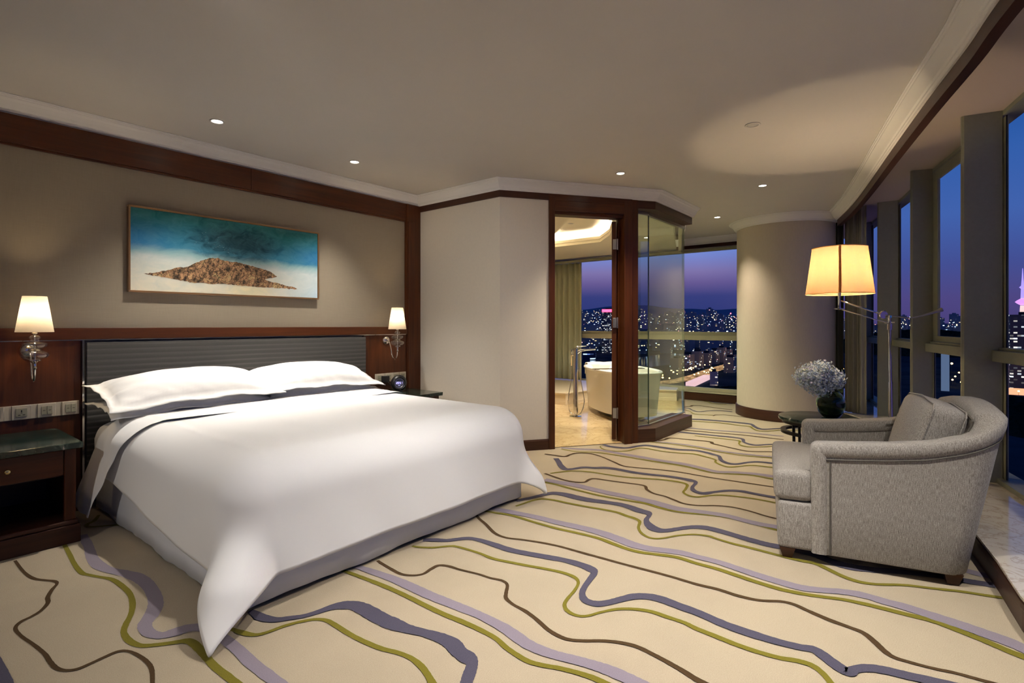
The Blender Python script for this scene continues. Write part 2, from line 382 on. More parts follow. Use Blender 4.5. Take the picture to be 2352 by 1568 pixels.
def point(loc, power, col, size=0.03, parent=None):
    l = bpy.data.lights.new('bulb_light', 'POINT'); l.energy = power; l.color = col; l.shadow_soft_size = size
    o = bpy.data.objects.new('bulb_light', l); C.objects.link(o); o.location = loc
    if parent: o.parent = parent
    return o
CARPET=[
('b','0.508 3.651 13,0.512 3.453 13,0.527 3.328 17,0.556 3.265 15,0.583 3.215 17,0.584 3.172 12,0.558 3.122 16,0.530 3.048 17,0.520 2.987 17,0.490 2.931 15,0.456 2.900 17,0.419 2.881 17,0.396 2.835 13,0.400 2.748 12,0.418 2.640 13,0.432 2.533 14,0.434 2.459 15,0.440 2.394 16,0.457 2.354 14,0.485 2.332 17,0.523 2.334 16,0.566 2.340 17,0.603 2.341 17,0.627 2.316 12,0.642 2.261 14,0.650 2.191 15,0.646 2.128 15,0.624 2.048 13,0.599 1.968 12,0.58 1.92 12,0.56 1.83 12,0.52 1.64 12,0.39 1.30 12,0.29 0.81 12'),
('g','0.716 3.765 20,0.711 3.666 20,0.700 3.516 20,0.688 3.368 20,0.685 3.220 23,0.701 3.165 19,0.728 3.099 18,0.757 3.024 22,0.767 2.911 24,0.766 2.800 22,0.746 2.691 23,0.716 2.603 21,0.676 2.524 23,0.655 2.466 21,0.651 2.390 25,0.666 2.321 23,0.704 2.279 24,0.751 2.243 25,0.787 2.216 32,0.797 2.170 32,0.794 2.082 29,0.790 1.978 27,0.794 1.898 29,0.798 1.822 28,0.803 1.699 27,0.80 1.65 27,0.81 1.56 27,0.84 1.36 27,0.82 1.00 27,0.88 0.50 27'),
('l','0.810 3.795 41,0.801 3.683 44,0.788 3.559 44,0.762 3.377 50,0.761 3.239 56,0.781 3.138 45,0.813 3.053 54,0.839 2.950 61,0.844 2.832 55,0.828 2.693 55,0.801 2.594 58,0.762 2.520 59,0.724 2.464 50,0.716 2.390 45,0.736 2.335 44,0.775 2.316 63,0.818 2.305 63,0.849 2.279 50,0.869 2.224 43,0.878 2.166 41,0.883 2.080 44,0.884 1.992 43,0.880 1.896 45,0.883 1.788 45,0.887 1.677 44,0.89 1.63 44,0.89 1.54 44,0.92 1.34 44,0.90 0.98 44,0.96 0.48 44'),
('g','0.961 4.112 16,0.916 4.016 23,0.876 3.981 26,0.864 3.939 19,0.889 3.895 22,0.958 3.845 20,1.000 3.798 18'),
('n','0.311 2.643 33,0.317 2.528 29,0.318 2.429 30,0.316 2.320 29'),
('n','1.035 2.241 28,1.039 2.209 32,1.043 2.151 46,1.069 2.093 36,1.112 2.059 31,1.158 2.028 27,1.208 2.012 32,1.263 2.000 42,1.302 1.979 61,1.335 1.938 67,1.344 1.872 74,1.343 1.780 74,1.349 1.702 75,1.362 1.629 56,1.385 1.558 49,1.403 1.484 58,1.405 1.419 67,1.387 1.367 62,1.380 1.314 65,1.366 1.280 43,1.327 1.254 44,1.283 1.228 42,1.243 1.200 41,1.20 1.17 41,1.13 1.12 41,0.97 1.00 41,0.65 0.83 41,0.25 0.52 41'),
('g','0.923 2.217 14,0.927 2.175 15,0.940 2.118 26,0.966 2.055 22,1.007 2.033 19,1.069 2.023 19,1.128 2.000 19,1.173 1.970 18,1.197 1.927 22,1.200 1.854 24,1.200 1.764 23,1.208 1.675 24,1.221 1.599 23,1.242 1.536 22,1.252 1.473 22,1.245 1.412 26,1.228 1.358 24,1.211 1.318 27,1.198 1.272 23,1.18 1.23 23,1.15 1.14 23,1.11 0.94 23,0.96 0.61 23,0.84 0.13 23'),
('g','1.487 2.278 22,1.501 2.170 23,1.514 2.049 25,1.523 1.930 27,1.526 1.810 26,1.525 1.694 27,1.527 1.588 28,1.535 1.494 28,1.538 1.404 26,1.534 1.315 23,1.515 1.249 24,1.505 1.189 24,1.502 1.131 24,1.517 1.079 23,1.539 1.028 23,1.558 0.967 24,1.569 0.912 27,1.571 0.871 27,1.573 0.798 27,1.57 0.75 27,1.58 0.66 27,1.61 0.46 27,1.59 0.10 27,1.65 -0.40 27'),
('l','1.550 2.297 36,1.566 2.181 40,1.578 2.092 47,1.590 1.981 52,1.593 1.860 57,1.594 1.756 58,1.601 1.658 55,1.608 1.564 54,1.614 1.474 48,1.612 1.399 49,1.607 1.331 55,1.594 1.264 56,1.581 1.201 56,1.582 1.135 52,1.593 1.074 50,1.612 1.010 50,1.628 0.946 52,1.638 0.882 56,1.640 0.820 57,1.639 0.751 55,1.64 0.70 55,1.64 0.61 55,1.66 0.41 55,1.63 0.05 55,1.68 -0.45 55'),
('b','1.663 2.215 16,1.656 2.164 17,1.648 2.088 19,1.645 2.009 18,1.669 1.956 16,1.712 1.926 16,1.771 1.935 19,1.821 1.934 19,1.846 1.889 20,1.855 1.821 16,1.878 1.715 15,1.884 1.649 15,1.900 1.587 16,1.882 1.542 16,1.824 1.501 17,1.787 1.470 19,1.767 1.414 15,1.758 1.342 19,1.737 1.268 18,1.708 1.193 19,1.698 1.134 21,1.705 1.088 18,1.736 1.038 18,1.778 0.986 18,1.809 0.928 20,1.824 0.871 21,1.819 0.808 21,1.809 0.745 22,1.796 0.684 24,1.782 0.633 26,1.777 0.587 26,1.77 0.54 26,1.75 0.45 26,1.73 0.25 26,1.63 -0.10 26,1.58 -0.60 26'),
('n','1.981 2.228 39,2.024 2.175 42,2.057 2.122 39,2.103 2.089 40,2.153 2.051 37,2.176 1.986 39,2.181 1.885 48,2.183 1.769 51,2.208 1.662 50,2.237 1.563 50,2.262 1.470 48,2.269 1.383 52,2.259 1.320 57,2.232 1.288 34,2.167 1.272 29,2.087 1.254 27,2.029 1.231 28,1.989 1.190 40,1.995 1.138 46,2.043 1.100 40,2.105 1.068 41,2.153 1.039 48,2.189 0.993 54,2.204 0.938 55,2.199 0.857 54,2.196 0.771 50,2.178 0.662 51,2.177 0.557 52,2.186 0.460 45,2.201 0.393 41,2.215 0.350 47,2.182 0.301 51,2.152 0.259 52,2.147 0.238 46,2.178 0.221 35,2.214 0.188 42,2.237 0.141 49,2.250 0.084 49,2.270 0.009 48,2.288 -0.062 48,2.302 -0.132 48,2.31 -0.18 48,2.33 -0.27 48,2.40 -0.46 48,2.45 -0.82 48,2.60 -1.30 48'),
('g','1.889 2.214 18,1.909 2.165 19,1.952 2.107 20,2.013 2.059 20,2.038 2.016 20,2.052 1.873 20,2.048 1.777 24,2.071 1.678 23,2.098 1.580 23,2.127 1.486 23,2.144 1.406 23,2.139 1.341 23,2.105 1.298 15,2.032 1.273 15,1.956 1.260 16,1.901 1.241 17,1.869 1.204 20,1.864 1.157 18,1.890 1.120 16,1.949 1.091 15,2.014 1.048 18,2.058 0.993 21,2.084 0.930 25,2.087 0.859 25,2.090 0.791 24,2.079 0.738 28,2.074 0.656 29,2.069 0.578 27,2.073 0.506 26,2.085 0.439 25,2.105 0.389 27,2.110 0.346 29,2.088 0.309 25,2.048 0.278 24,2.008 0.253 22,1.97 0.22 22,1.89 0.17 22,1.74 0.04 22,1.43 -0.14 22,1.04 -0.46 22'),
('b','2.462 2.276 17,2.418 2.208 20,2.376 2.115 21,2.307 1.985 21,2.296 1.893 19,2.329 1.808 18,2.364 1.704 20,2.387 1.594 19,2.395 1.473 20,2.404 1.345 20,2.412 1.224 19,2.426 1.083 21,2.434 0.975 20,2.436 0.865 22,2.450 0.775 22,2.448 0.684 24,2.465 0.602 20,2.512 0.529 20,2.522 0.477 23,2.503 0.421 24,2.480 0.342 26,2.469 0.269 23,2.458 0.222 25,2.415 0.183 26,2.370 0.150 26,2.347 0.119 22,2.349 0.068 18,2.357 0.010 17,2.373 -0.047 17,2.381 -0.119 19,2.389 -0.188 19,2.391 -0.254 19,2.40 -0.30 19,2.40 -0.39 19,2.44 -0.59 19,2.43 -0.95 19,2.51 -1.45 19'),
('l','2.574 2.400 42,2.610 2.237 55,2.631 2.114 62,2.657 1.957 61,2.667 1.797 65,2.684 1.651 70,2.691 1.521 74,2.677 1.400 75,2.656 1.295 76,2.662 1.207 66,2.695 1.122 61,2.720 1.047 60,2.723 0.967 55,2.730 0.864 53,2.717 0.759 55,2.704 0.660 58,2.699 0.569 60,2.702 0.482 59,2.735 0.404 50,2.777 0.329 54,2.799 0.253 59,2.793 0.176 61,2.793 0.104 66,2.779 0.011 69,2.765 -0.076 73,2.745 -0.157 74,2.729 -0.215 77,2.709 -0.251 72,2.676 -0.302 69,2.65 -0.34 69,2.60 -0.42 69,2.52 -0.60 69,2.31 -0.90 69,2.08 -1.35 69'),
('g','2.527 2.307 22,2.556 2.191 23,2.585 2.077 25,2.582 1.902 26,2.587 1.743 26,2.605 1.602 27,2.614 1.477 28,2.600 1.387 31,2.587 1.300 30,2.591 1.219 28,2.620 1.139 28,2.653 1.045 30,2.648 0.940 30,2.652 0.839 31,2.641 0.738 33,2.631 0.643 32,2.628 0.554 32,2.643 0.472 30,2.670 0.395 26,2.700 0.320 27,2.715 0.245 31,2.722 0.172 33,2.726 0.101 34,2.733 0.011 36,2.708 -0.074 38,2.679 -0.153 38,2.653 -0.209 40,2.641 -0.245 41,2.611 -0.294 39,2.59 -0.34 39,2.55 -0.42 39,2.48 -0.61 39,2.29 -0.92 39,2.11 -1.38 39'),
('n','2.812 2.229 33,2.867 2.214 39,2.952 2.183 39,3.050 2.157 45,3.114 2.125 59,3.138 2.047 74,3.136 1.954 80,3.144 1.852 75,3.175 1.742 62,3.196 1.645 63,3.189 1.569 69,3.168 1.496 74,3.161 1.440 66,3.124 1.408 30,3.042 1.389 32,2.977 1.342 56,2.937 1.282 76,2.957 1.230 49,3.027 1.184 41,3.101 1.132 49,3.145 1.069 59,3.148 0.993 62,3.137 0.903 59,3.123 0.810 61,3.117 0.723 62,3.127 0.642 65,3.129 0.592 66,3.131 0.494 72,3.101 0.428 71,3.086 0.348 77,3.115 0.253 64,3.185 0.118 56,3.236 -0.013 59,3.257 -0.114 59,3.274 -0.178 54,3.298 -0.259 50,3.31 -0.31 50,3.34 -0.39 50,3.41 -0.58 50,3.48 -0.93 50,3.66 -1.40 50'),
('g','2.734 2.167 19,2.796 2.159 20,2.892 2.147 22,2.962 2.114 28,2.991 2.042 28,3.001 1.940 28,3.015 1.819 28,3.037 1.707 28,3.050 1.593 29,3.032 1.522 31,3.023 1.458 29,2.991 1.409 21,2.897 1.372 17,2.832 1.321 19,2.802 1.257 21,2.834 1.205 17,2.931 1.147 17,3.006 1.079 19,3.034 1.006 24,3.026 0.972 23,3.012 0.878 25,3.014 0.781 27,3.008 0.634 28,3.012 0.538 31,3.021 0.477 34,2.999 0.431 33,2.966 0.380 32,2.942 0.331 32,2.935 0.276 29,2.959 0.213 23,3.029 0.113 22,3.071 0.013 22,3.114 -0.085 23,3.139 -0.170 25,3.164 -0.249 24,3.18 -0.30 24,3.21 -0.38 24,3.28 -0.57 24,3.36 -0.92 24,3.54 -1.39 24'),
('l','3.345 2.366 66,3.351 2.267 77,3.371 2.130 82,3.368 1.984 79,3.364 1.845 78,3.372 1.718 78,3.379 1.596 80,3.377 1.490 79,3.360 1.390 80,3.355 1.313 81,3.382 1.213 73,3.409 1.117 68,3.425 1.019 65,3.411 0.917 66,3.407 0.821 66,3.422 0.733 62,3.420 0.615 63,3.413 0.448 61,3.41 0.40 61,3.41 0.31 61,3.42 0.11 61,3.38 -0.25 61,3.41 -0.75 61'),
('g','3.286 2.324 25,3.292 2.227 23,3.280 2.072 27,3.274 1.840 27,3.300 1.640 27,3.319 1.527 30,3.303 1.427 30,3.298 1.334 31,3.324 1.228 25,3.366 1.137 25,3.393 1.043 25,3.399 0.946 26,3.386 0.847 24,3.372 0.728 26,3.366 0.606 25'),
('b','3.482 2.463 26,3.448 2.332 26,3.429 2.237 24,3.439 2.143 28,3.481 2.090 23,3.560 2.098 24,3.611 2.078 24,3.628 1.990 23,3.656 1.863 23,3.684 1.740 24,3.675 1.687 24,3.608 1.643 24,3.555 1.569 23,3.546 1.483 21,3.510 1.397 24,3.482 1.324 22,3.503 1.235 18,3.578 1.136 18,3.614 1.040 18,3.605 0.935 19,3.578 0.843 20,3.569 0.764 21,3.573 0.643 20'),
('n','3.935 2.661 51,3.854 2.578 49,3.760 2.492 52,3.691 2.402 60,3.734 2.359 43,3.836 2.314 43,3.879 2.232 52,3.938 2.160 59,3.959 2.068 55,3.960 1.919 53,3.985 1.787 48,4.024 1.665 47,4.037 1.553 51,4.028 1.471 64,3.992 1.424 30,3.867 1.404 26,3.788 1.359 45,3.777 1.292 52,3.852 1.246 32,3.951 1.176 37,3.998 1.097 47,3.997 1.000 45,4.003 0.850 48,4.044 0.661 52,4.05 0.61 52,4.06 0.52 52,4.11 0.33 52,4.13 -0.03 52,4.24 -0.52 52'),
('g','3.510 2.428 22,3.576 2.397 23,3.683 2.327 26,3.748 2.209 26,3.768 2.067 24,3.790 1.931 25,3.857 1.775 25,3.911 1.662 27,3.935 1.540 34,3.909 1.461 25,3.798 1.428 18,3.712 1.412 17,3.665 1.354 27,3.675 1.295 24,3.752 1.245 19,3.823 1.176 23,3.859 1.074 23,3.882 0.971 23,3.884 0.825 25,3.900 0.701 24'),
('l','4.305 2.847 46,4.367 2.696 55,4.462 2.507 61,4.457 2.271 70,4.458 2.106 76,4.453 1.893 74,4.467 1.699 78,4.433 1.544 70,4.401 1.397 69,4.469 1.287 62,4.531 1.133 70,4.547 0.990 68,4.568 0.822 67'),
('g','4.266 2.821 23,4.266 2.658 25,4.351 2.504 26,4.381 2.345 28,4.382 2.123 26,4.387 1.915 29,4.402 1.722 28,4.387 1.574 29,4.356 1.427 30,4.398 1.309 27,4.470 1.159 27,4.466 0.972 29,4.472 0.804 29'),
('b','4.005 2.833 31,4.022 2.745 31,4.041 2.636 32,4.135 2.637 21,4.225 2.620 28,4.281 2.523 28,4.254 2.391 22,4.155 2.203 23,4.088 2.083 25,4.099 1.986 21,4.161 1.817 21,4.202 1.644 20,4.205 1.464 19,4.210 1.337 19,4.227 1.176 22,4.244 1.023 21,4.252 0.926 21,4.264 0.767 23'),
('n','4.689 2.597 40,4.659 2.519 58,4.672 2.405 61,4.726 2.337 44,4.858 2.294 43,4.931 2.234 55,4.937 2.098 60,4.949 1.936 61,5.018 1.801 52,5.005 1.691 51,4.965 1.606 47,4.934 1.547 35,4.804 1.487 38,4.733 1.409 53,4.754 1.341 37,4.872 1.282 30,4.953 1.211 40,4.976 1.083 49,4.996 0.899 48'),
('g','4.674 2.576 16,4.591 2.580 10,4.508 2.485 26,4.521 2.362 27,4.607 2.290 21,4.744 2.264 21,4.804 2.211 28,4.793 2.037 26,4.821 1.886 27,4.876 1.750 30,4.837 1.634 28,4.814 1.567 24,4.773 1.525 18,4.696 1.501 21,4.628 1.423 28,4.619 1.357 29,4.697 1.298 21,4.798 1.218 27,4.829 1.051 31,4.863 0.875 30'),
('l','5.136 2.364 31,5.156 2.215 31,5.201 1.922 39,5.148 1.583 40,5.166 1.389 41,5.213 1.135 40,5.242 0.943 40'),
('g','5.088 2.342 21,5.123 2.119 20,5.139 1.899 23,5.094 1.566 22,5.101 1.371 22,5.170 1.125 22,5.191 0.934 22'),
('b','5.198 2.246 30,5.292 2.213 31,5.376 2.212 38,5.421 2.181 29,5.442 2.070 28,5.492 1.822 36,5.421 1.765 34,5.396 1.702 30,5.359 1.595 25,5.303 1.425 28,5.336 1.335 23,5.460 1.160 23,5.537 0.996 24'),
('n','5.769 2.386 43,5.769 2.257 50,5.796 2.080 50,5.831 1.851 49,5.856 1.686 46,5.829 1.589 40,5.685 1.533 29,5.615 1.446 49,5.630 1.388 38,5.737 1.310 32,5.796 1.221 43,5.840 1.050 43'),
('g','5.680 2.038 24,5.728 1.671 28,5.711 1.584 26,5.564 1.548 16,5.497 1.477 38,5.530 1.383 23,5.716 1.204 25,5.761 1.036 26'),
('b','5.923 2.317 24,5.912 2.248 33,5.972 1.957 32,6.049 1.626 31,6.071 1.245 30'),
('l','6.059 2.304 35,6.111 2.002 41,6.205 1.668 40,6.252 1.282 38'),
('n','6.637 2.487 60,6.656 2.425 65,6.725 2.264 65,6.765 2.032 63,6.780 1.802 68,6.752 1.734 42,6.659 1.684 44,6.573 1.629 43,6.518 1.573 62,6.566 1.513 39,6.695 1.415 40,6.772 1.319 47,6.848 1.101 52'),
('g','6.521 2.443 28,6.528 2.362 34,6.622 2.068 37,6.596 1.828 35,6.605 1.718 30,6.499 1.658 22,6.407 1.588 32,6.410 1.526 31,6.501 1.442 26,6.613 1.363 30,6.737 1.149 32'),
('b','7.575 2.957 39,7.612 2.892 44,7.686 2.820 36,7.793 2.819 45,7.835 2.716 38,7.786 2.526 34,7.752 2.375 35,7.744 2.244 36'),
('n','7.472 2.917 58,7.490 2.845 55,7.478 2.763 32,7.362 2.673 22,7.284 2.589 41,7.307 2.533 34,7.456 2.464 28,7.549 2.376 43,7.566 2.193 47'),
('g','7.395 2.867 19,7.326 2.764 16,7.204 2.643 12,7.061 2.519 24,7.127 2.312 28'),
('b','7.065 2.292 14,7.181 2.286 25,7.248 2.177 22,7.242 2.007 20,7.194 1.831 19'),
('n','8.449 2.886 32,8.392 2.784 43,8.322 2.699 52,8.280 2.586 50,8.330 2.414 44'),
('g','8.384 2.885 21,8.277 2.756 27,8.181 2.654 31,8.204 2.464 35')]
# ================================================================== THE SETTING
CZ = 2.565       # ceiling
CB = 2.465       # bottom of the crown moulding
YW, XC, XF = 4.355, 3.798, 8.39
W3 = [(3.798, 3.202), (5.146, 2.25)]
def w3p(s, off=0.0):                       # point on the slanted wall, s metres along it, off metres out into the room
    d = Vector((0.8168, -0.5769)); n = Vector((-0.5769, -0.8168))
    return (W3[0][0]+d.x*s+n.x*off, W3[0][1]+d.y*s+n.y*off)
# --- carpet: one floor mesh, the coloured tufted lines are its pattern
FRB = [(-3.0,-1.99),(-2.03,-1.85),(-0.65,-1.64),(0.73,-1.39),(2.10,-1.10),(3.475,-0.775),(4.84,-0.447),(6.23,-0.074),(7.546,0.236),(8.9,0.60),(10.3,0.98),(10.3,1.6),(8.45,1.3),(8.45,6.4),(-3.0,6.4)]
b = B()
b.prism(FRB, -0.12, 0.0)
LIFT = {'b': 0.0022, 'g': 0.0026, 'n': 0.0034, 'l': 0.0030}; IDX = {'n': 1, 'l': 2, 'g': 3, 'b': 4}
def ribbon(b, pts, z, mi):
    b.mi = mi; rng = random.Random(len(pts)*7+mi)
    P = catmull(pts, 6); n = len(P); L = []
    for i, (x, y, w) in enumerate(P):
        a = P[max(i-1, 0)]; c = P[min(i+1, n-1)]; dx, dy = c[0]-a[0], c[1]-a[1]; q = math.hypot(dx, dy) or 1
        nx, ny = -dy/q*w/2, dx/q*w/2; j = 1+rng.uniform(-0.05, 0.05)
        L.append((b.bm.verts.new((x+nx*j, y+ny*j, z)), b.bm.verts.new((x-nx*j, y-ny*j, z))))
    for a, c in zip(L, L[1:]):
        f = b.face((a[0], a[1], c[1], c[0]))
for k, (col, s) in enumerate(CARPET):
    pts = [tuple(float(v) for v in t.split(' ')) for t in s.split(',')]
    pts = [(x, y, w/1000) for x, y, w in pts]
    if y_ok := True: ribbon(b, pts, LIFT[col]+k*0.00001, IDX[col])
fl = b.obj('floor', [m_carpet, m_navy, m_lav, m_green, m_brown], rec=False)
for p in fl.data.polygons:
    if p.material_index and p.normal.z < 0: p.flip()
struct(fl)
# --- bathroom marble floor (behind the slanted wall and the glass)
BF = [w3p(0.0, -0.03), w3p(1.62, -0.03), (6.22, 2.34), (8.34, 3.17), (8.34, 6.2), (3.86, 6.2)]
struct(B().prism(BF, 0.0045, 0.008).obj('floor_bathroom', m_bathfloor))
# --- ceiling
struct(B().prism(FRB, CZ+0.09, CZ+0.2).obj('ceiling_slab', m_soffit))
VAL = [(-3.0,-1.30),(-1.6,-1.10),(-0.2,-0.88),(1.0,-0.62),(1.9,-0.415),(2.795,-0.191),(3.181,-0.109),(3.786,0.041),(4.762,0.268),(5.7,0.480),(6.609,0.699),(7.431,0.937)]
b = B()
b.prism([(-3.0, 6.4), (-3.0, -1.30)]+VAL[1:]+[(7.9,1.06),(8.5,1.2),(8.5,3.25),(6.2,2.28),(5.15,2.28),(3.80,3.22),(3.80,6.4)], CZ, CZ+0.08)
struct(b.obj('ceiling', m_ceil))
# --- headboard wall
b = B(); b.box(-3.0, YW, 0, 3.9, YW+0.15, CZ)
struct(b.obj('wall_headboard', m_wallp))
# lower joinery behind nightstands
b = B(); b.box(-3.0, 4.318, 0, 0.915, YW-0.001, 1.098, 0.002); struct(b.obj('trim_1', m_woodv))
b = B(); b.box(3.085, 4.318, 0, 3.60, YW-0.001, 1.098, 0.002); struct(b.obj('trim_2', m_woodv))
b = B(); b.box(-3.0, 4.300, 1.104, 3.608, YW-0.001, 1.180, 0.004); struct(b.obj('trim_3', m_woodh))
b = B()
for x0, x1 in ((-3.0, -1.4), (-1.398, 0.38), (0.382, 2.005), (2.007, 3.608)): b.box(x0, 4.322, 2.292, x1, YW-0.001, 2.464, 0.002)
b.box(-3.0, 4.335, 2.278, 3.608, YW-0.001, 2.2915)
struct(b.obj('trim_4', m_woodh))
b = B(); b.box(3.610, 4.312, 0, 3.7975, YW-0.001, 2.464, 0.004); b.box(3.622, 4.302, 0.0, 3.70, 4.311, 2.28, 0.003); struct(b.obj('trim_5', m_woodd if False else m_woodv))
b = B(); b.box(-3.0, 4.3155, 1.0985, 3.60, 4.32, 1.1035); b.box(0.916, 4.285, 0.02, 0.926, 4.353, 1.10); struct(b.obj('trim_6', m_chrome))
# --- wall two and the slanted wall
b = B(); b.prism([(XC, 6.4), (XC, 3.202), (XC+0.12, 3.25), (XC+0.12, 6.4)], 0, CZ); struct(b.obj('wall_side', m_wallpl))
# openings along slanted wall: s positions
S0, S1, S2, S3, S4 = 0.485, 0.545, 1.287, 1.378, 1.45     # casing outer, opening, opening end, casing end, glass start
def wallseg(b, s0, s1, z0, z1, o0=-0.12, o1=0.0, bev=0):
    b.prism([w3p(s0, o1), w3p(s0, o0), w3p(s1, o0), w3p(s1, o1)], z0, z1, bev); return b
b = B(); b.prism([w3p(0, 0), (XC+0.12, 3.25), w3p(S0, -0.12), w3p(S0, 0)], 0, CZ)
wallseg(b, S0, 1.65, CB, CZ); b.prism([(5.146, 2.25), (6.19, 2.25), (6.19, 2.37), (5.18, 2.37)], CB, CZ)
struct(b.obj('wall_slanted', m_wallpl))
# dark upper band along both walls
b = B(); b.sweep([(XC, 4.312), (XC, 3.202), w3p(S0+0.03)], [(0, 2.403), (-0.012, 2.403), (-0.012, CB), (0, CB)])
struct(b.obj('trim_7', m_woodd))
b = B(); b.sweep([(XC, 3.75), (XC, 3.202), w3p(S0)], [(0, 0), (-0.014, 0), (-0.014, 0.085), (-0.006, 0.10), (0, 0.10)])
struct(b.obj('baseboard_side', m_woodd))
# --- door casing, jambs
TOPD = 2.275
b = B()
wallseg(b, S0, S1, 0, 2.44, -0.13, 0.022, 0.004); struct(b.obj('trim_8', m_woodv))
b = B(); wallseg(b, S2, S3, 0, 2.44, -0.13, 0.022, 0.004); wallseg(b, S2-0.012, S2-0.0005, 0, TOPD, -0.13, -0.09); struct(b.obj('trim_9', m_woodv))
b = B(); wallseg(b, S1, S2, TOPD+0.03, 2.403, -0.10, 0.022, 0.004); wallseg(b, S1, S2, TOPD, TOPD+0.03, -0.13, -0.01); wallseg(b, S0, S3, 2.403, CB-0.0005, -0.12, 0.014)
struct(b.obj('trim_10', m_woodh))
b = B(); wallseg(b, S3+0.0005, S4, 0.0, CB-0.001, -0.13, 0.006, 0.003); struct(b.obj('trim_11', m_woodv))
# curb and header that carry the glass
CUR = [w3p(S4, 0.0), (5.146, 2.25), (6.19, 2.25), (6.19, 2.50), (5.22, 2.50), w3p(S4, -0.13)]
b = B(); b.prism(CUR, 0.0, 0.138, 0.004); struct(b.obj('trim_12', m_woodd))
b = B(); b.prism([w3p(S4, 0.0), (5.146, 2.25), (6.19, 2.25), (6.19, 2.46), (5.22, 2.46), w3p(S4, -0.13)], 2.383, CB-0.001, 0.003)
struct(b.obj('trim_13', m_woodd))
b = B(); b.prism([(6.191, 2.352), (8.36, 3.205), (8.36, 3.265), (6.191, 2.41)], 2.384, CZ-0.001); b.prism([(5.19, 2.371), (6.19, 2.371), (6.19, 2.46), (5.24, 2.46)], CB, CZ-0.001); struct(b.obj('wall_bath_header', m_bathceil))
# --- crown mouldings
CP = [(0,CB),(-0.012,CB),(-0.014,CB+0.008),(-0.022,CB+0.012),(-0.024,CB+0.020),(-0.034,CB+0.026),(-0.046,CB+0.045),(-0.062,CB+0.066),(-0.078,CB+0.078),(-0.080,CB+0.085),(-0.088,CB+0.087),(-0.090,CB+0.093),(-0.098,CB+0.0945),(-0.098,CZ-0.001),(0,CZ-0.001)]
b = B(); b.sweep([(-3.0, YW), (XC, YW), (XC, 3.202), (5.146, 2.25), (6.20, 2.25)], CP); struct(b.obj('trim_14', m_crown))
b = B(); b.sweep([(XF-0.03, 3.45), (XF-0.03, 1.9)], CP); struct(b.obj('trim_15', m_crown))
# --- far window wall (continuous band window)
b = B()
b.box(XF, 1.2, 0, XF+0.18, 6.4, 0.128)
struct(b.obj('wall_far_below', m_bathwall))
b = B(); b.box(XF-0.02, 1.2, 2.414, XF+0.03, 3.5, 2.464); struct(b.obj('trim_16', m_woodd))
b = B(); b.box(XF, 1.2, 2.47, XF+0.18, 6.4, 2.66); struct(b.obj('wall_far_above', m_soffit))
b = B(); b.box(XF-0.035, 1.2, 0.003, XF-0.001, 3.30, 0.125, 0.003); struct(b.obj('baseboard_far', m_woodd))
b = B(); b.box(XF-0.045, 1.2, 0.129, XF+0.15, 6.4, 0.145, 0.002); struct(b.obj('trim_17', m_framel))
w = B(); w.box(XF+0.105, 1.2, 0.19, XF+0.113, 6.4, 2.44)
w = w.obj('window_1', m_glass); struct(w)
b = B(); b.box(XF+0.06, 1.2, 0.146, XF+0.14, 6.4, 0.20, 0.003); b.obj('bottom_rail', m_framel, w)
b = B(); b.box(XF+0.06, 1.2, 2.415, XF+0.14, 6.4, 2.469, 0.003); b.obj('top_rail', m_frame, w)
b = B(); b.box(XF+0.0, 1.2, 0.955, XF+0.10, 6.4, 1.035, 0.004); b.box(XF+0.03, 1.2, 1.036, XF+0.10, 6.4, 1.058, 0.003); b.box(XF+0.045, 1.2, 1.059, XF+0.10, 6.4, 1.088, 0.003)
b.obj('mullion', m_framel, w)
# --- round column
CX, CY, CR = 7.72, 1.56, 0.595
b = B(); b.lathe([(0, 0), (CR, 0), (CR, CZ-0.001), (0, CZ-0.001)], CX, CY, 96); struct(b.obj('wall_column', m_col, smooth=True, angle=40))
b = B(); b.lathe([(CR+0.0005, 0.003), (CR+0.016, 0.003), (CR+0.016, 0.125), (CR+0.010, 0.135), (CR+0.0005, 0.135)], CX, CY, 96); struct(b.obj('baseboard_column', m_woodd, smooth=True, angle=40))
b = B(); b.lathe([(CR-o, z-0.0005) for o, z in CP], CX, CY, 96)
bmesh.ops.recalc_face_normals(b.bm, faces=b.bm.faces); struct(b.obj('trim_18', m_crown, smooth=True, angle=30))
# --- valance with crown along the curved window wall
VS = catmull(VAL, 5)
b = B(); b.sweep(VS[::-1], CP); struct(b.obj('trim_19', m_crown, smooth=True, angle=25))
b = B(); b.sweep(VS[::-1], [(0, CB-0.001), (0, CB-0.075), (0.05, CB-0.075), (0.05, CZ+0.089), (0.0005, CZ+0.089)]); struct(b.obj('trim_20', m_woodd, smooth=True, angle=25))
# --- curved window wall
FR = [(-2.1,-1.53),(-0.72,-1.32),(0.66,-1.07),(2.03,-0.78),(3.40,-0.46),(4.765,-0.13),(6.145,0.19),(7.50,0.543)]      # room-side edge of each fin
BK = [(-2.06,-1.74),(-0.68,-1.53),(0.70,-1.28),(2.07,-0.99),(3.445,-0.665),(4.81,-0.337),(6.20,0.036),(7.516,0.346)]
LEDGE_IN = [(-3.0,-1.35),(-1.6,-1.13),(-0.2,-0.90),(1.0,-0.66),(2.0,-0.44),(2.866,-0.266),(3.222,-0.222),(3.60,-0.160),(4.2,-0.03),(5.0,0.150),(6.2,0.415),(7.10,0.62),(7.30,0.74),(7.64,0.985)]
b = B(); b.prism(LEDGE_IN+[(10.3, 1.6), (10.3, 0.98), (8.9, 0.55)]+[(x+0.03, y-0.10) for x, y in BK[7::-1]]+[(-3.0,-2.0)], 0.002, 0.128, 0)
struct(b.obj('wall_ledge', m_woodd))
b = B()
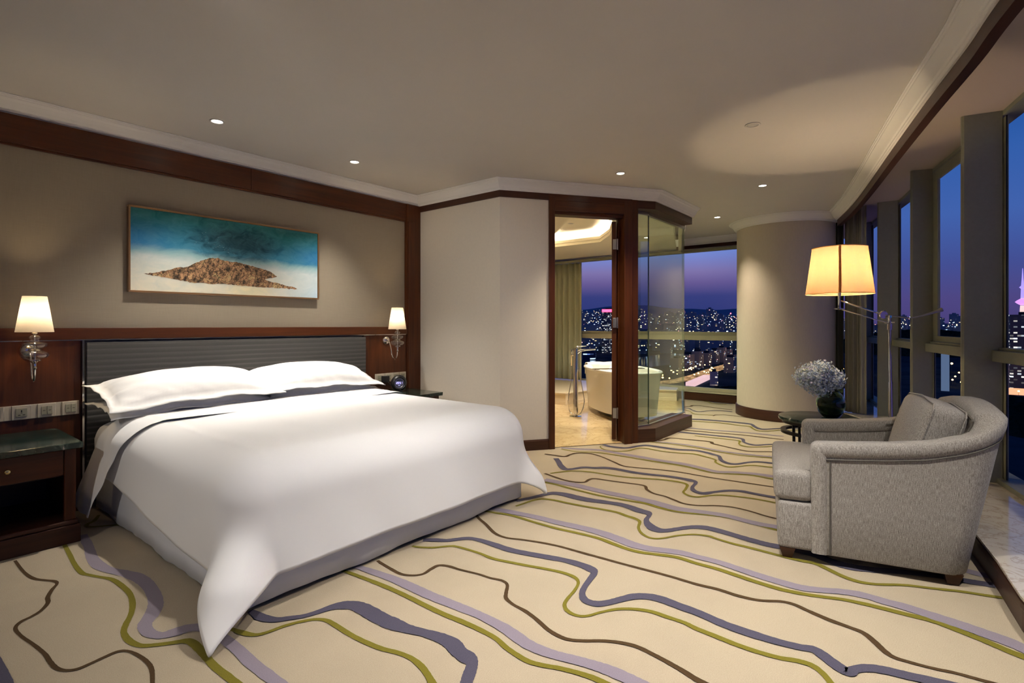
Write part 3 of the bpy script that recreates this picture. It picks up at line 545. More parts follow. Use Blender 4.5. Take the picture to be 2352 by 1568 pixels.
b.sweep(LEDGE_IN[::-1], [(0.0, 0.0025), (0, 0.118), (-0.012, 0.118), (-0.012, 0.095), (-0.006, 0.085), (-0.006, 0.0025)]); struct(b.obj('baseboard_ledge', m_woodd))
b = B()
inn = LEDGE_IN
b.prism([(x-0.004, y+0.012) for x, y in inn]+[(10.3, 1.6), (10.3, 0.98), (8.9, 0.55)]+[(x+0.03, y-0.10) for x, y in BK[7::-1]]+[(-3.0,-2.0)], 0.1285, 0.142, 0.002)
struct(b.obj('trim_21', m_sill))
b = B(); b.prism([(x+0.013, y-0.053) for x, y in VAL]+[(8.0, 1.1), (10.3, 1.6), (10.3, 0.98), (8.9, 0.55)]+[(x+0.03, y-0.10) for x, y in BK[7::-1]]+[(-3.0,-2.1)], CZ+0.062, CZ+0.088)
struct(b.obj('ceiling_recess', m_soffit))
# glazed bays between fins; each bay is a window with its frames
FT = CZ+0.0615
def off(p, q, d):      # shift pq to its left by d
    t = Vector((q[0]-p[0], q[1]-p[1])).normalized(); return (p[0]-t.y*d, p[1]+t.x*d), (q[0]-t.y*d, q[1]+t.x*d)
PTS = BK+[(8.86, 0.71), (10.2, 1.08)]
FR.append((8.82, 0.90))
BK.append((8.86, 0.71))
for i in range(len(PTS)-1):
    p, q = PTS[i], PTS[i+1]
    t = Vector((q[0]-p[0], q[1]-p[1])); Ls = t.length; t.normalize(); n = Vector((-t.y, t.x))
    def at(s, d): return (p[0]+t.x*s+n.x*d, p[1]+t.y*s+n.y*d)
    def bar(bb, s0, s1, d0, d1, z0, z1, bev=0.003): bb.prism([at(s0, d0), at(s1, d0), at(s1, d1), at(s0, d1)], z0, z1, bev)
    w = B(); bar(w, 0.03, Ls-0.03, -0.018, -0.012, 0.17, FT-0.02, 0); w = w.obj('window_%d' % (i+2), m_glass); struct(w)
    bb = B(); bar(bb, 0.0, Ls, -0.11, 0.03, 0.1425, 0.175); bb.obj('bottom_rail', m_frame, w)
    bb = B(); bar(bb, 0.0, Ls, -0.11, 0.0, FT-0.032, FT); bb.obj('top_rail', m_frame, w)
    bb = B(); bar(bb, 0.012, Ls-0.012, -0.035, 0.055, 0.955, 1.03); bar(bb, 0.02, Ls-0.02, -0.035, 0.02, 1.031, 1.048); bb.obj('mullion', m_frame, w)
    jw = 0.055 if i == 4 else 0.04
    for s0, s1 in ((0.0, 0.04), (Ls-jw, Ls)):
        bb = B(); bar(bb, s0, s1, -0.021, -0.005, 0.1755, FT-0.046); bb.obj('jamb', m_frame, w)
        g_ = 0.0405 if s0 == 0.0 else -0.0065
        bb = B(); bar(bb, s0+g_, s0+g_+0.006, -0.012, -0.0055, 0.1755, FT-0.046, 0); bb.obj('gasket', m_gasket, w)
    if i == 5:         # the bay with an opening sash
        bb = B()
        for s0, s1, z0, z1 in ((0.05, Ls-0.05, 1.05, 1.10), (0.05, Ls-0.05, FT-0.13, FT-0.047), (0.05, 0.12, 1.1005, FT-0.1305), (Ls-0.17, Ls-0.05, 1.1005, FT-0.1305)):
            bar(bb, s0, s1, -0.017, 0.004, z0, z1)
        bb.obj('sash', m_frame, w)
    # the deep fin at this bay's start
    f0, b0 = FR[i] if i < len(FR) else None, BK[i]
    d = Vector((f0[0]-b0[0], f0[1]-b0[1])).normalized(); e = Vector((-d.y, d.x))*0.022
    ff_ = [(f0[0]-d.x*0.012+e.x*0.9, f0[1]-d.y*0.012+e.y*0.9), (f0[0]+e.x*0.5, f0[1]+e.y*0.5), (f0[0]-e.x*0.5, f0[1]-e.y*0.5), (f0[0]-d.x*0.012-e.x*0.9, f0[1]-d.y*0.012-e.y*0.9)]
    bb = B(); bb.prism([(b0[0]+e.x, b0[1]+e.y)]+ff_+[(b0[0]-e.x, b0[1]-e.y)][::1], 0.1425, FT, 0)
    fo = bb.obj('fin', m_frame, w)
# --- bathroom shell
b = B(); b.box(3.93, 6.2, 0, 8.6, 6.35, 2.75); struct(b.obj('wall_bath_back', m_bathwall))
b = B(); b.box(3.922, 3.3, 0, 3.93, 6.199, 2.64); struct(b.obj('wall_bath_left', m_bathwall))
def ringslab(b, outer, hole, z0, z1):
    for z, fl_ in ((z0, 1), (z1, 0)):
        ls = [[Vector((x, y, z)) for x, y in outer], [Vector((x, y, z)) for x, y in hole]]
        vs = [b.bm.verts.new(v) for l in ls for v in l]
        for t in tessellate_polygon(ls): b.face([vs[i] for i in t])
    for l in (outer, hole):
        n = len(l)
        for i in range(n):
            p, q = l[i], l[(i+1) % n]
            b.face([b.bm.verts.new((p[0], p[1], z0)), b.bm.verts.new((q[0], q[1], z0)), b.bm.verts.new((q[0], q[1], z1)), b.bm.verts.new((p[0], p[1], z1))])
    bmesh.ops.remove_doubles(b.bm, verts=b.bm.verts, dist=0.0005)
TRAY = [(4.9,3.05),(5.5,3.63),(6.2,4.30),(6.86,4.75),(6.86,3.86),(6.40,3.45),(5.6,2.95)]
BO = [w3p(0.05, -0.14), w3p(1.62, -0.14), (6.16, 2.48), (8.37, 3.30), (8.37, 6.19), (3.935, 6.19)]
b = B(); ringslab(b, BO, TRAY, 2.415, 2.46); struct(b.obj('ceiling_bath_soffit', m_bathceil))
b = B(); b.prism(BO, 2.585, 2.60); struct(b.obj('ceiling_bath_tray', m_bathceil))
b = B(); b.sweep(TRAY, [(-0.008, 2.4603), (0.008, 2.4603), (0.008, 2.500), (-0.008, 2.500)], closed=True); struct(b.obj('trim_cove_screen', m_bathceil))  # lip added to screen the cove strip from direct view
# cove strip lamps lying on the soffit around the tray
cvx = sum(p[0] for p in TRAY)/7; cvy = sum(p[1] for p in TRAY)/7
b = B(); b.sweep([(cvx+(x-cvx)*1.14, cvy+(y-cvy)*1.14) for x, y in TRAY], [(-0.03, 2.4605), (0.03, 2.4605), (0.03, 2.470), (-0.03, 2.470)], closed=True)
cv = b.obj('cove_strip_light', emis('cove_led', (1.0, 0.85, 0.64), 140)); tag(cv, 'warm strip light hidden in the bathroom ceiling cove', 'light strip')
# stepped marble ledge below the bath window
LB = [(6.35, 6.19), (6.62, 4.30), (7.15, 4.22), (7.80, 3.66), (8.02, 3.16), (8.345, 3.26), (8.345, 6.19)]
b = B(); b.prism(LB, 0.008, 0.165, 0.003); b.prism([(x-0.015, y-0.01) if i < 5 else (x, y) for i, (x, y) in enumerate(LB)], 0.1655, 0.185, 0.003); b.prism([(x-0.012, y-0.008) if i < 5 else (x, y) for i, (x, y) in enumerate(LB)], 0.008, 0.06)
struct(b.obj('wall_bath_ledge', plain('ledge_marble', (0.72, 0.60, 0.40), 0.15)))
# --- walls behind the camera
b = B(); b.box(-3.15, -2.1, 0, -3.001, 6.4, 2.76); struct(b.obj('wall_back', m_wallpl))
b = B(); b.box(-3.0, 4.51, 0, -2.9, 6.4, 2.6); struct(b.obj('wall_rear_return', m_wallpl))
# --- glass walls of the bathroom
def pane(name, p, q, z0, z1, th=0.010):
    t = Vector((q[0]-p[0], q[1]-p[1])).normalized(); n = Vector((-t.y, t.x))*th/2
    bb = B(); bb.prism([(p[0]+n.x, p[1]+n.y), (p[0]-n.x, p[1]-n.y), (q[0]-n.x, q[1]-n.y), (q[0]+n.x, q[1]+n.y)], z0, z1)
    return struct(bb.obj(name, m_bglass))
g1 = pane('window_20', w3p(S4+0.004, -0.10), (5.245, 2.372), 0.150, 2.362)
g2 = pane('window_21', (5.256, 2.374), (6.262, 2.374), 0.150, 2.362)
g3 = pane('window_22', (6.268, 2.386), (8.33, 3.19), 0.150, 2.362)
for g, p, q in ((g1, w3p(S4+0.004, -0.10), (5.245, 2.372)), (g2, (5.25, 2.374), (6.262, 2.374)), (g3, (6.268, 2.386), (8.33, 3.19))):
    bb = B(); bb.sweep([p, q], [(-0.012, 0.1385), (0.012, 0.1385), (0.012, 0.152), (-0.012, 0.152)]); bb.obj('bottom_channel', m_steel, g)
    bb = B(); bb.sweep([p, q], [(-0.012, 2.352), (0.012, 2.352), (0.012, 2.3825), (-0.012, 2.3825)]); bb.obj('top_channel', m_steel, g)
bb = B(); bb.box(5.246, 2.368, 0.152, 5.255, 2.380, 2.352); bb.obj('corner_joint', plain('silicone_joint', (0.10, 0.13, 0.10), 0.3), g2)

# ================================================================== DOOR (open into the bathroom)
hp = w3p(S2-0.055, -0.10); hv = Vector(hp)
dd = Vector((0.889, 0.458)).normalized(); dn = Vector((-dd.y, dd.x))
door = B(); 
def dquad(bb, s0, s1, d0, d1, z0, z1, bev=0.002): bb.prism([tuple(hv+dd*s0+dn*d0), tuple(hv+dd*s1+dn*d0), tuple(hv+dd*s1+dn*d1), tuple(hv+dd*s0+dn*d1)], z0, z1, bev)
dquad(door, 0.0, 0.11, -0.022, 0.022, 0.03, 2.255); dquad(door, 0.61, 0.72, -0.022, 0.022, 0.03, 2.255)
dquad(door, 0.1105, 0.6095, -0.022, 0.022, 2.14, 2.255); dquad(door, 0.1105, 0.6095, -0.022, 0.022, 0.03, 0.20)
dr = door.obj('door_1', m_woodv); struct(dr)
pb = B(); dquad(pb, 0.111, 0.609, -0.005, 0.005, 0.201, 2.139, 0); pb.obj('door_pane', m_bglass, dr)
for z in (0.30, 1.22, 2.02):
    hb = B(); dquad(hb, -0.028, 0.0, -0.026, 0.010, z-0.05, z+0.05, 0.002)
    cpt = hv+dd*(-0.014)+dn*(-0.036)
    hb.lathe([(0, z-0.055), (0.007, z-0.055), (0.007, z+0.055), (0, z+0.055)], cpt.x, cpt.y, 12)
    hb.obj('hinge', m_steel, dr)
hb = B(); dquad(hb, 0.65, 0.68, -0.06, -0.022, 1.0, 1.03); dquad(hb, 0.56, 0.68, -0.075, -0.06, 1.005, 1.025); hb.obj('door_handle', m_chrome, dr)
# ================================================================== BED
hbd = B()
hbd.grid(lambda u, v: (lerp(0.94, 3.08, u), 4.285-0.0008*abs(math.sin(PI*v*29.5)), lerp(0.05, 1.082, v)), 2, 237)
hbd.box(0.94, 4.288, 0.05, 3.08, 4.317, 1.085, 0.004)
o = hbd.obj('headboard', m_head); tag(o, 'dark grey horizontally striped fabric headboard panel behind the bed', 'headboard')
bed = thing('bed', (1.94, 3.25, 0), 'king size bed base and mattress with white skirt against the striped headboard', 'bed')
def L(x, y, z): return (x-1.94, y-3.25, z)
sk = B()
X0, X1, Y0, Y1 = 0.99, 2.885, 2.235, 4.26
per = [(X0, Y1), (X0, Y0), (X1, Y0), (X1, Y1)]
def skirtpt(u, v):
    tot = (Y1-Y0)*2+(X1-X0); s = u*tot
    if s < Y1-Y0: x, y, n = X0, Y1-s, (-1, 0)
    elif s < Y1-Y0+X1-X0: x, y, n = X0+s-(Y1-Y0), Y0, (0, -1)
    else: x, y, n = X1, Y0+s-(Y1-Y0)-(X1-X0), (1, 0)
    w = (math.sin(s*17)+0.6*math.sin(s*41+1))*0.003*(1-v)+0.010*(1-v)
    return L(x+n[0]*w, y+n[1]*w, lerp(0.022+0.006*math.sin(s*9), 0.30, v))
sk.grid(skirtpt, 240, 5)
so = sk.obj('bed_skirt', m_skirt, bed, smooth=True); md = so.modifiers.new('t', 'SOLIDIFY'); md.thickness = 0.006
bb = B(); bb.box(*L(X0+0.02, Y0+0.02, 0.08), *L(X1-0.02, Y1, 0.30)); bb.obj('box_base', m_skirt, bed)
bb = B(); bb.box(*L(0.955, 2.24, 0.302), *L(2.92, 4.275, 0.572), 0.10, 6); bb.obj('mattress', m_linen, bed, smooth=True)
for x, y in ((1.02, 3.27), (1.06, 2.5), (1.9, 2.3), (2.8, 2.5), (2.8, 4.1), (1.06, 4.1)):
    bb = B(); bb.lathe([(0, -0.012), (0.024, -0.012), (0.026, 0), (0.024, 0.012), (0, 0.012)], 0, 0, 20, M=Matrix.Translation(L(x, y, 0.0285))@Matrix.Rotation(PI/2, 4, 'X')@Matrix.Rotation(0, 4, 'Z'))
    bb.box(L(x,y,0)[0]-0.012, L(x,y,0)[1]-0.016, 0.03, L(x,y,0)[0]+0.012, L(x,y,0)[1]+0.016, 0.079); bb.obj('caster', m_black, bed)
def hsh(x, y): return math.sin(x*12.9898+y*78.233)*0.5
def drape_pt(x, y, ix0, ix1, iy0, top, r, fl, flc, extra=0.0):
    """cloth point (x,y) laid over a box with inner rect; returns 3D"""
    a = (ix0-x) if x < ix0 else 0.0; c = (x-ix1) if x > ix1 else 0.0; bq = (iy0-y) if y < iy0 else 0.0
    sx = a or c; Lh = math.hypot(sx, bq)
    px, py = min(max(x, ix0), ix1), max(y, iy0)
    z = top
    if Lh > 0:
        cs = bq/Lh; k = 2*abs(sx/Lh*cs)
        sg = -1 if a else 1
        q = r*PI/2
        if Lh < q: outd, drop = r*math.sin(Lh/r), r*(1-math.cos(Lh/r))
        else:
            e = Lh-q; kk = k**2.0 if flc > 0.4 else (k**2)*0.5
            kk *= sm(-0.02, 0.34, e)
            oc, dc = 0.9*e-0.47*e*e, 0.436*e+0.456*e*e
            if c: oc, dc = oc*0.6, e*0.9
            else: oc, dc = oc*0.84, lerp(dc, e*0.86, 0.7)
            outd, drop = r+lerp(fl*e, oc, kk), r+lerp(e*0.999, dc, kk)
        px += sg*sx/Lh*outd; py -= cs*outd; z = top-drop
    return px, py, z, Lh
DUV_TOP = 0.642
def duvet_fn(u, v):
    yv = lerp(1.765, 3.86, v)
    hl = lerp(0.59, 0.47, sm(2.3, 3.8, yv)); x = lerp(1.13-hl, 2.74+0.44, u)
    px, py, z, Lh = drape_pt(x, yv, 1.13, 2.74, 2.37, DUV_TOP, 0.20, 0.04, 0.62)
    # softness of the filling, slow undulation and hanging folds
    tx = sm(0, 0.5, min(px-1.13, 2.74-px)); ty = sm(0, 0.6, py-2.37)
    if Lh == 0: z += 0.018*tx*ty+0.006*math.sin(px*3.1+1)*math.sin(py*2.7)+0.003*math.sin(px*9+py*5)*tx*ty
    else:
        k = sm(0.1, 0.6, Lh); z += 0.006*math.sin(px*3.1+1)*math.sin(py*2.7)*(1-k)
        w = k*(0.007*math.sin(x*7.0+yv*3.2)+0.002*math.sin(x*19+yv*13))
        px += w*(-1 if x < 1.13 else (1 if x > 2.74 else 0.2)); py -= w*(1 if yv < 2.37 else 0)
        py -= 0.0
    z = max(z, 0.018+0.0*Lh)
    return (px, py, z)
dv = B(); dv.grid(duvet_fn, 150, 130)
do = dv.obj('duvet', m_linen, smooth=True, rec=True)
md = do.modifiers.new('t', 'SOLIDIFY'); md.thickness = 0.022; md.offset = -1 
tag(do, 'white duvet spread over the king bed with corners hanging to the carpet', 'duvet')
def turn_fn(u, v):     # the turned-down band, a flattened tube of cloth lying over the duvet
    ang = v*2*PI; hh = 0.5-0.5*math.cos(ang); thick = 0.009
    up = math.sin(ang) if True else 0
    yb0, yb1 = 3.43, 3.90
    x = lerp(1.07-0.60, 2.80+0.45, u)
    side = sm(0.0, 0.5, 1.07-x)+sm(0.0, 0.4, x-2.80)
    c0 = lerp(yb0, 3.74, sm(0.0, 0.6, 1.07-x)); c0 += 0.025*math.sin(x*2.4)
    c1 = lerp(yb1, 4.10, sm(0.0, 0.6, 1.07-x)); c1 = min(c1, 4.10)
    yv = lerp(c0, c1, 0.5-0.5*math.cos(ang))
    px, py, z, Lh = drape_pt(x, yv, 1.12, 2.75, 2.37, DUV_TOP+0.006, 0.18, 0.20 if x < 1.07 else 0.05, 0.3)
    wv = 0.005*math.sin(yv*40+x*3)*sm(0.0, 0.4, 1.07-x)+0.003*math.sin(yv*55+math.sin(x*2)*2)
    t = thick*math.sin(ang)*(0.7+0.3*math.sin(x*4))
    if Lh <= 0.02: z += t+0.006+wv
    else:
        q = min(1, Lh/0.2); z += (t+0.006+wv)*(1-q); px += (t+wv+0.03)*q*(-1 if x < 1.07 else 1)
    return (px, py, z)
tf = B(); tf.grid(turn_fn, 120, 36, cv=True); 
to = tf.obj('turned_down_fold', m_linen, do, smooth=True)
# --- pillows
def pillow(name, loc, size, rot, label, seed, thick=0.13, flange=0.045):
    rng = random.Random(seed); W, D = size; bm_ = B(); n1, n2 = 56, 40
    ph = [rng.uniform(0, 6.28) for _ in range(8)]
    for sgn in (1, -1):
        def fn(u, v):
            a, c = u*2-1, v*2-1
            ia, ic = min(1, abs(a)*W/2/(W/2-flange)), min(1, abs(c)*D/2/(D/2-flange))
            p = (max(0, 1-ia**3.0)**0.55)*(max(0, 1-ic**2.4)**0.6)
            corner = (abs(a)**4)*(abs(c)**4)
            x = a*W/2*(1+0.03*corner-0.03*(1-abs(a))*0-0.028*(1-c*c)*abs(a)**3); y = c*D/2*(1+0.04*corner-0.03*(1-a*a)*abs(c)**3)
            edge = 1-p
            wr = 0.006*edge*(math.sin(a*14+ph[0]+c*3)+math.sin(c*17+ph[1]+a*4))*p**0.3+0.003*math.sin(a*31+c*23+ph[2])*edge*(1 if p > 0 else 0.6)
            fan = 0.010*sm(0.45, 0.95, abs(a))*math.sin(c*11+ph[3])*p**0.4
            z = sgn*(p*thick*(0.62 if sgn > 0 else 0.30)+0.0025)+wr+fan
            if p <= 0: z += 0.006*math.sin(a*9+ph[4])+0.005*math.sin(c*12+ph[5])
            z -= 0.03*(a*a)*0.8+0.012*(c*c)
            return (x, y, z)
        V = bm_.grid(fn, n1, n2)
        if sgn > 0: top = V
        else:
            m_ = len(V); k = len(V[0])
            loop = [(i, 0) for i in range(m_)]+[(m_-1, j) for j in range(1, k)]+[(i, k-1) for i in range(m_-2, -1, -1)]+[(0, j) for j in range(k-2, 0, -1)]
            for (i, j), (i2, j2) in zip(loop, loop[1:]+loop[:1]): bm_.face((top[i][j], top[i2][j2], V[i2][j2], V[i][j]))
    o = bm_.obj('pillow', m_pillow, smooth=True); o.location = loc; o.rotation_euler = rot
    return tag(o, label, 'pillow', None)
pillow('pillow', (1.43, 3.985, 0.700), (0.99, 0.50), (R(6), R(0), R(1)), 'white pillow underneath on the side near the marble topped nightstand with four switches', 3, 0.13)
pillow('pillow', (2.40, 4.02, 0.690), (0.98, 0.48), (R(5), R(0), R(-1)), 'white pillow underneath on the side near the round black clock', 4, 0.11)
pillow('pillow', (1.435, 3.955, 0.792), (1.03, 0.54), (R(13), R(-1), R(0.5)), 'white pillow on top of the stack at the left side of the bed', 5, 0.165)
pillow('pillow', (2.365, 4.005, 0.785), (1.04, 0.52), (R(12), R(1.5), R(-0.5)), 'white pillow on top of the stack at the right side of the bed', 6, 0.165)

# ================================================================== NIGHTSTANDS
def nightstand(x0, x1, yf, label):
    W = x1-x0; t = thing('nightstand', ((x0+x1)/2, (yf+4.31)/2, 0), label, 'nightstand', 'nightstands beside the bed')
    D = 4.305-yf; hx, hy = W/2, D/2
    b = B(); b.box(-hx, -hy, 0, hx, hy, 0.10, 0.004); b.box(-hx+0.006, -hy+0.006, 0.1, hx-0.006, hy, 0.125, 0.008); b.obj('plinth', m_woodd, t)
    b = B(); b.box(-hx+0.02, -hy+0.03, 0.1255, -hx+0.045, hy, 0.519); b.box(hx-0.045, -hy+0.03, 0.1255, hx-0.02, hy, 0.519)
    b.box(-hx+0.0455, hy-0.015, 0.1255, hx-0.0455, hy, 0.519); b.box(-hx+0.0455, -hy+0.06, 0.365, hx-0.0455, hy-0.0155, 0.375); b.obj('cabinet_body', m_woodd, t)
    for s in (-1, 1):
        b = B(); b.prism([(s*(hx-0.018), -hy+0.018), (s*(hx-0.018), -hy+0.05), (s*(hx-0.068), -hy+0.05), (s*(hx-0.068), -hy+0.018)][::s], 0.1255, 0.519, 0.004); b.obj('front_stile', m_woodv, t)
    b = B(); b.box(-hx+0.07, -hy+0.022, 0.376, hx-0.07, -hy+0.045, 0.515, 0.004); dw = b.obj('drawer', m_woodh, t)
    b = B(); b.lathe([(0, 0), (0.006, 0), (0.005, 0.010), (0.013, 0.016), (0.014, 0.022), (0.009, 0.028), (0, 0.029)], 0, 0, 20, M=Matrix.Translation((0.0, -hy+0.022, 0.446))@Matrix.Rotation(PI/2, 4, 'X'))
    b.obj('knob', m_brass, dw, smooth=True)
    b = B(); b.box(-hx-0.008, -hy-0.012, 0.5195, hx+0.008, hy+0.004, 0.552, 0.004); b.obj('marble_top', m_gmarb, t)
    return t
nightstand(0.19, 0.785, 3.70, 'cherry nightstand with green marble top and brass knob below the four switches')
nightstand(3.12, 3.545, 3.72, 'cherry nightstand with green marble top holding the round black clock')
# clock and plugged adapter
ck = thing('alarm_clock', (3.315, 4.08, 0.553), 'round black alarm clock with glowing lilac display on the far nightstand', 'clock', rz=R(-22))
b = B(); Mx = Matrix.Translation((0, 0, 0.080))@Matrix.Rotation(PI/2, 4, 'X')
b.lathe([(0, -0.03), (0.055, -0.035), (0.074, -0.022), (0.080, 0.0), (0.074, 0.020), (0.058, 0.030), (0.050, 0.026), (0.048, 0.012), (0.0, 0.012)], 0, 0, 48, M=Mx)
b.obj('case', m_black, ck, smooth=True, angle=50)
b = B(); b.lathe([(0.041, 0.0125), (0.048, 0.0125), (0.048, 0.020), (0.041, 0.0165), (0.041, 0.0125)], 0, 0, 40, M=Mx); b.obj('bezel', m_steel, ck, smooth=True)
b = B(); b.lathe([(0, 0.0126), (0.0405, 0.0126), (0.0405, 0.0145), (0, 0.0145)], 0, 0, 40, M=Mx); b.obj('dial', plain('clock_dial', (0.10, 0.10, 0.13), 0.4), ck)
b = B()
SEG = {'0': 'abcdef', '2': 'abged', '1': 'bc', '8': 'abcdefg', '3': 'abgcd', '5': 'afgcd'}
def seg7(b, ch, x, z, w, h, y, t=0.0022):
    S = {'a': (0, h, w, h), 'd': (0, 0, w, 0), 'g': (0, h/2, w, h/2), 'f': (0, h/2, 0, h), 'b': (w, h/2, w, h), 'e': (0, 0, 0, h/2), 'c': (w, 0, w, h/2)}
    for k in SEG[ch]:
        x0, z0, x1, z1 = S[k]; b.box(x+x0-t/2, y-0.001, z+z0-t/2, x+x1+t/2, y, z+z1+t/2)
for i, ch in enumerate('2051'): seg7(b, ch, -0.030+i*0.0155+(0.003 if i > 1 else 0), 0.074, 0.009, 0.018, -0.0148)
b.box(-0.010, -0.0158, 0.058, 0.008, -0.0148, 0.061)
b.obj('display_digits', emis('lilac_digits', (0.45, 0.42, 1.0), 2.2), ck)
b = B(); b.box(-0.03, -0.03, 0, 0.03, 0.03, 0.012, 0.003); b.obj('foot', m_black, ck)
# switch strips
def switch_plate(t, x, z, kind, y=-0.004):
    b = B(); b.box(x-0.043, y-0.008, z-0.043, x+0.043, y, z+0.043, 0.003); pl = b.obj('plate_module', m_plate, t)
    if kind == 'socket':
        b = B(); b.box(x-0.026, y-0.0125, z-0.026, x+0.026, y-0.0085, z+0.026, 0.0015); s_ = b.obj('socket', m_key, pl)
        b = B(); b.box(x-0.003, y-0.0132, z+0.002, x+0.003, y-0.0126, z+0.015); b.box(x-0.016, y-0.0132, z-0.016, x-0.005, y-0.0126, z-0.012); b.box(x+0.005, y-0.0132, z-0.016, x+0.016, y-0.0126, z-0.012)
        b.box(x-0.004, y-0.0132, z-0.004, x+0.004, y-0.0126, z-0.001); b.obj('pin_slots', m_ink, pl)
    else:
        for sx in (-0.0135, 0.0135):
            b = B(); b.box(x+sx-0.0125, y-0.0125, z-0.026, x+sx+0.0125, y-0.0085, z+0.026, 0.0015); b.obj('rocker', m_key, pl)
            b = B(); b.box(x+sx-0.006, y-0.0130, z-0.001, x+sx+0.006, y-0.0126, z+0.002); b.obj('marking', m_ink, pl)
t = thing('switch_panel', (0.55, 4.318, 0.67), 'long cream panel of four switch and socket modules above the left nightstand', 'switch panel')
b = B(); b.box(-0.27, -0.004, -0.043, 0.355, 0, 0.043, 0.001); b.obj('backing', m_plate, t)
for x, k in ((-0.227, 'switch'), (-0.135, 'switch'), (-0.04, 'switch'), (0.078, 'socket'), (0.195, 'switch'), (0.311, 'switch')): switch_plate(t, x, 0, k)
t = thing('switch_panel', (3.43, 4.318, 0.67), 'cream switch and socket panel behind the round black clock', 'switch panel')
b = B(); b.box(-0.22, -0.004, -0.043, 0.165, 0, 0.043, 0.001); b.obj('backing', m_plate, t)
for x, k in ((-0.17, 'switch'), (-0.06, 'socket'), (0.03, 'switch'), (0.12, 'socket')): switch_plate(t, x, 0, k)
t = thing('plug_adapter', (3.30, 4.255, 0.66), 'small black plug adapter in the socket beside the round clock', 'plug')
b = B(); b.box(-0.028, -0.02, -0.03, 0.028, 0.045, 0.032, 0.005); b.obj('adapter_body', m_black, t)
b = B(); b.tube(catmull([(0.0, -0.02, -0.02), (0.02, -0.05, -0.06), (0.03, -0.09, -0.098), (0.03, -0.13, -0.1015)], 6), 0.0025, 8); b.obj('cable', m_black, t)

# ================================================================== WALL SCONCES
def sconce(x, label):
    t = thing('wall_sconce', (x, 4.14, 0), label, 'wall lamp', 'glass wall sconces beside the bed')
    b = B(); Mw = Matrix.Translation((0, 0.178, 1.045))@Matrix.Rotation(PI/2, 4, 'X')
    b.lathe([(0, 0.030), (0.012, 0.029), (0.030, 0.022), (0.042, 0.010), (0.044, 0.0), (0, 0.0)], 0, 0, 32, M=Mw); b.obj('wall_plate', m_chrome, t, smooth=True, angle=60)
    b = B(); b.tube(catmull([(0, 0.155, 1.045), (0, 0.125, 1.02), (0, 0.10, 0.96), (0, 0.085, 0.90), (0, 0.055, 0.866), (0, 0.022, 0.872), (0, 0.004, 0.905), (0, 0, 0.95)], 8), [0.006]*57, 10); b.obj('curved_arm', m_chrome, t, smooth=True)
    b = B(); b.lathe([(0, 0.935), (0.007, 0.937), (0.012, 0.945), (0.008, 0.953), (0.008, 0.972), (0.018, 0.980), (0.030, 0.988), (0.030, 0.992), (0, 0.992)], 0, 0, 28)
    b.lathe([(0, 1.140), (0.009, 1.142), (0.014, 1.150), (0.006, 1.160), (0.006, 1.185), (0.014, 1.19), (0.014, 1.24), (0, 1.24)], 0, 0, 24)
    b.lathe([(0.0055, 0.992), (0.0055, 1.140)], 0, 0, 12); b.lathe([(0.030, 1.048), (0.032, 1.051), (0.026, 1.056)], 0, 0, 24)
    b.obj('chrome_stem', m_chrome, t, smooth=True, angle=50)
    for nm, pr in (('glass_bowl', [(0.008, 0.9925), (0.030, 0.994), (0.056, 1.004), (0.066, 1.020), (0.062, 1.036), (0.036, 1.048), (0.008, 1.050)]),
                   ('glass_bowl', [(0.008, 1.057), (0.030, 1.058), (0.050, 1.066), (0.058, 1.080), (0.054, 1.092), (0.030, 1.098), (0.008, 1.099)]),
                   ('glass_bead', [(0.008, 1.0995), (0.024, 1.101), (0.026, 1.106), (0.020, 1.113), (0.027, 1.120), (0.028, 1.126), (0.018, 1.136), (0.008, 1.139)])):
        b = B(); b.lathe(pr, 0, 0, 40); b.obj(nm, m_crystal, t, smooth=True, rec=True)
    b = B(); b.lathe([(0.0875, 1.157), (0.0560, 1.367)], 0, 0, 56); so_ = b.obj('lamp_shade', m_shadew, t, smooth=True)
    b = B(); b.tube([(-0.0835, 0, 1.18), (0.0835, 0, 1.18)], 0.0015, 6); b.tube([(0, -0.0835, 1.1825), (0, 0.0835, 1.1825)], 0.0015, 6); b.obj('shade_spider', m_chrome, t)
    point((0, 0, 1.275), P_SCONCE, (1.0, 0.76, 0.46), 0.018, t)
    return t
P_SCONCE = 5.5
sconce(0.662, 'glass and chrome wall sconce with cream shade above the four switches, nearest the frame edge')
sconce(3.345, 'glass and chrome wall sconce with cream shade above the round black clock')

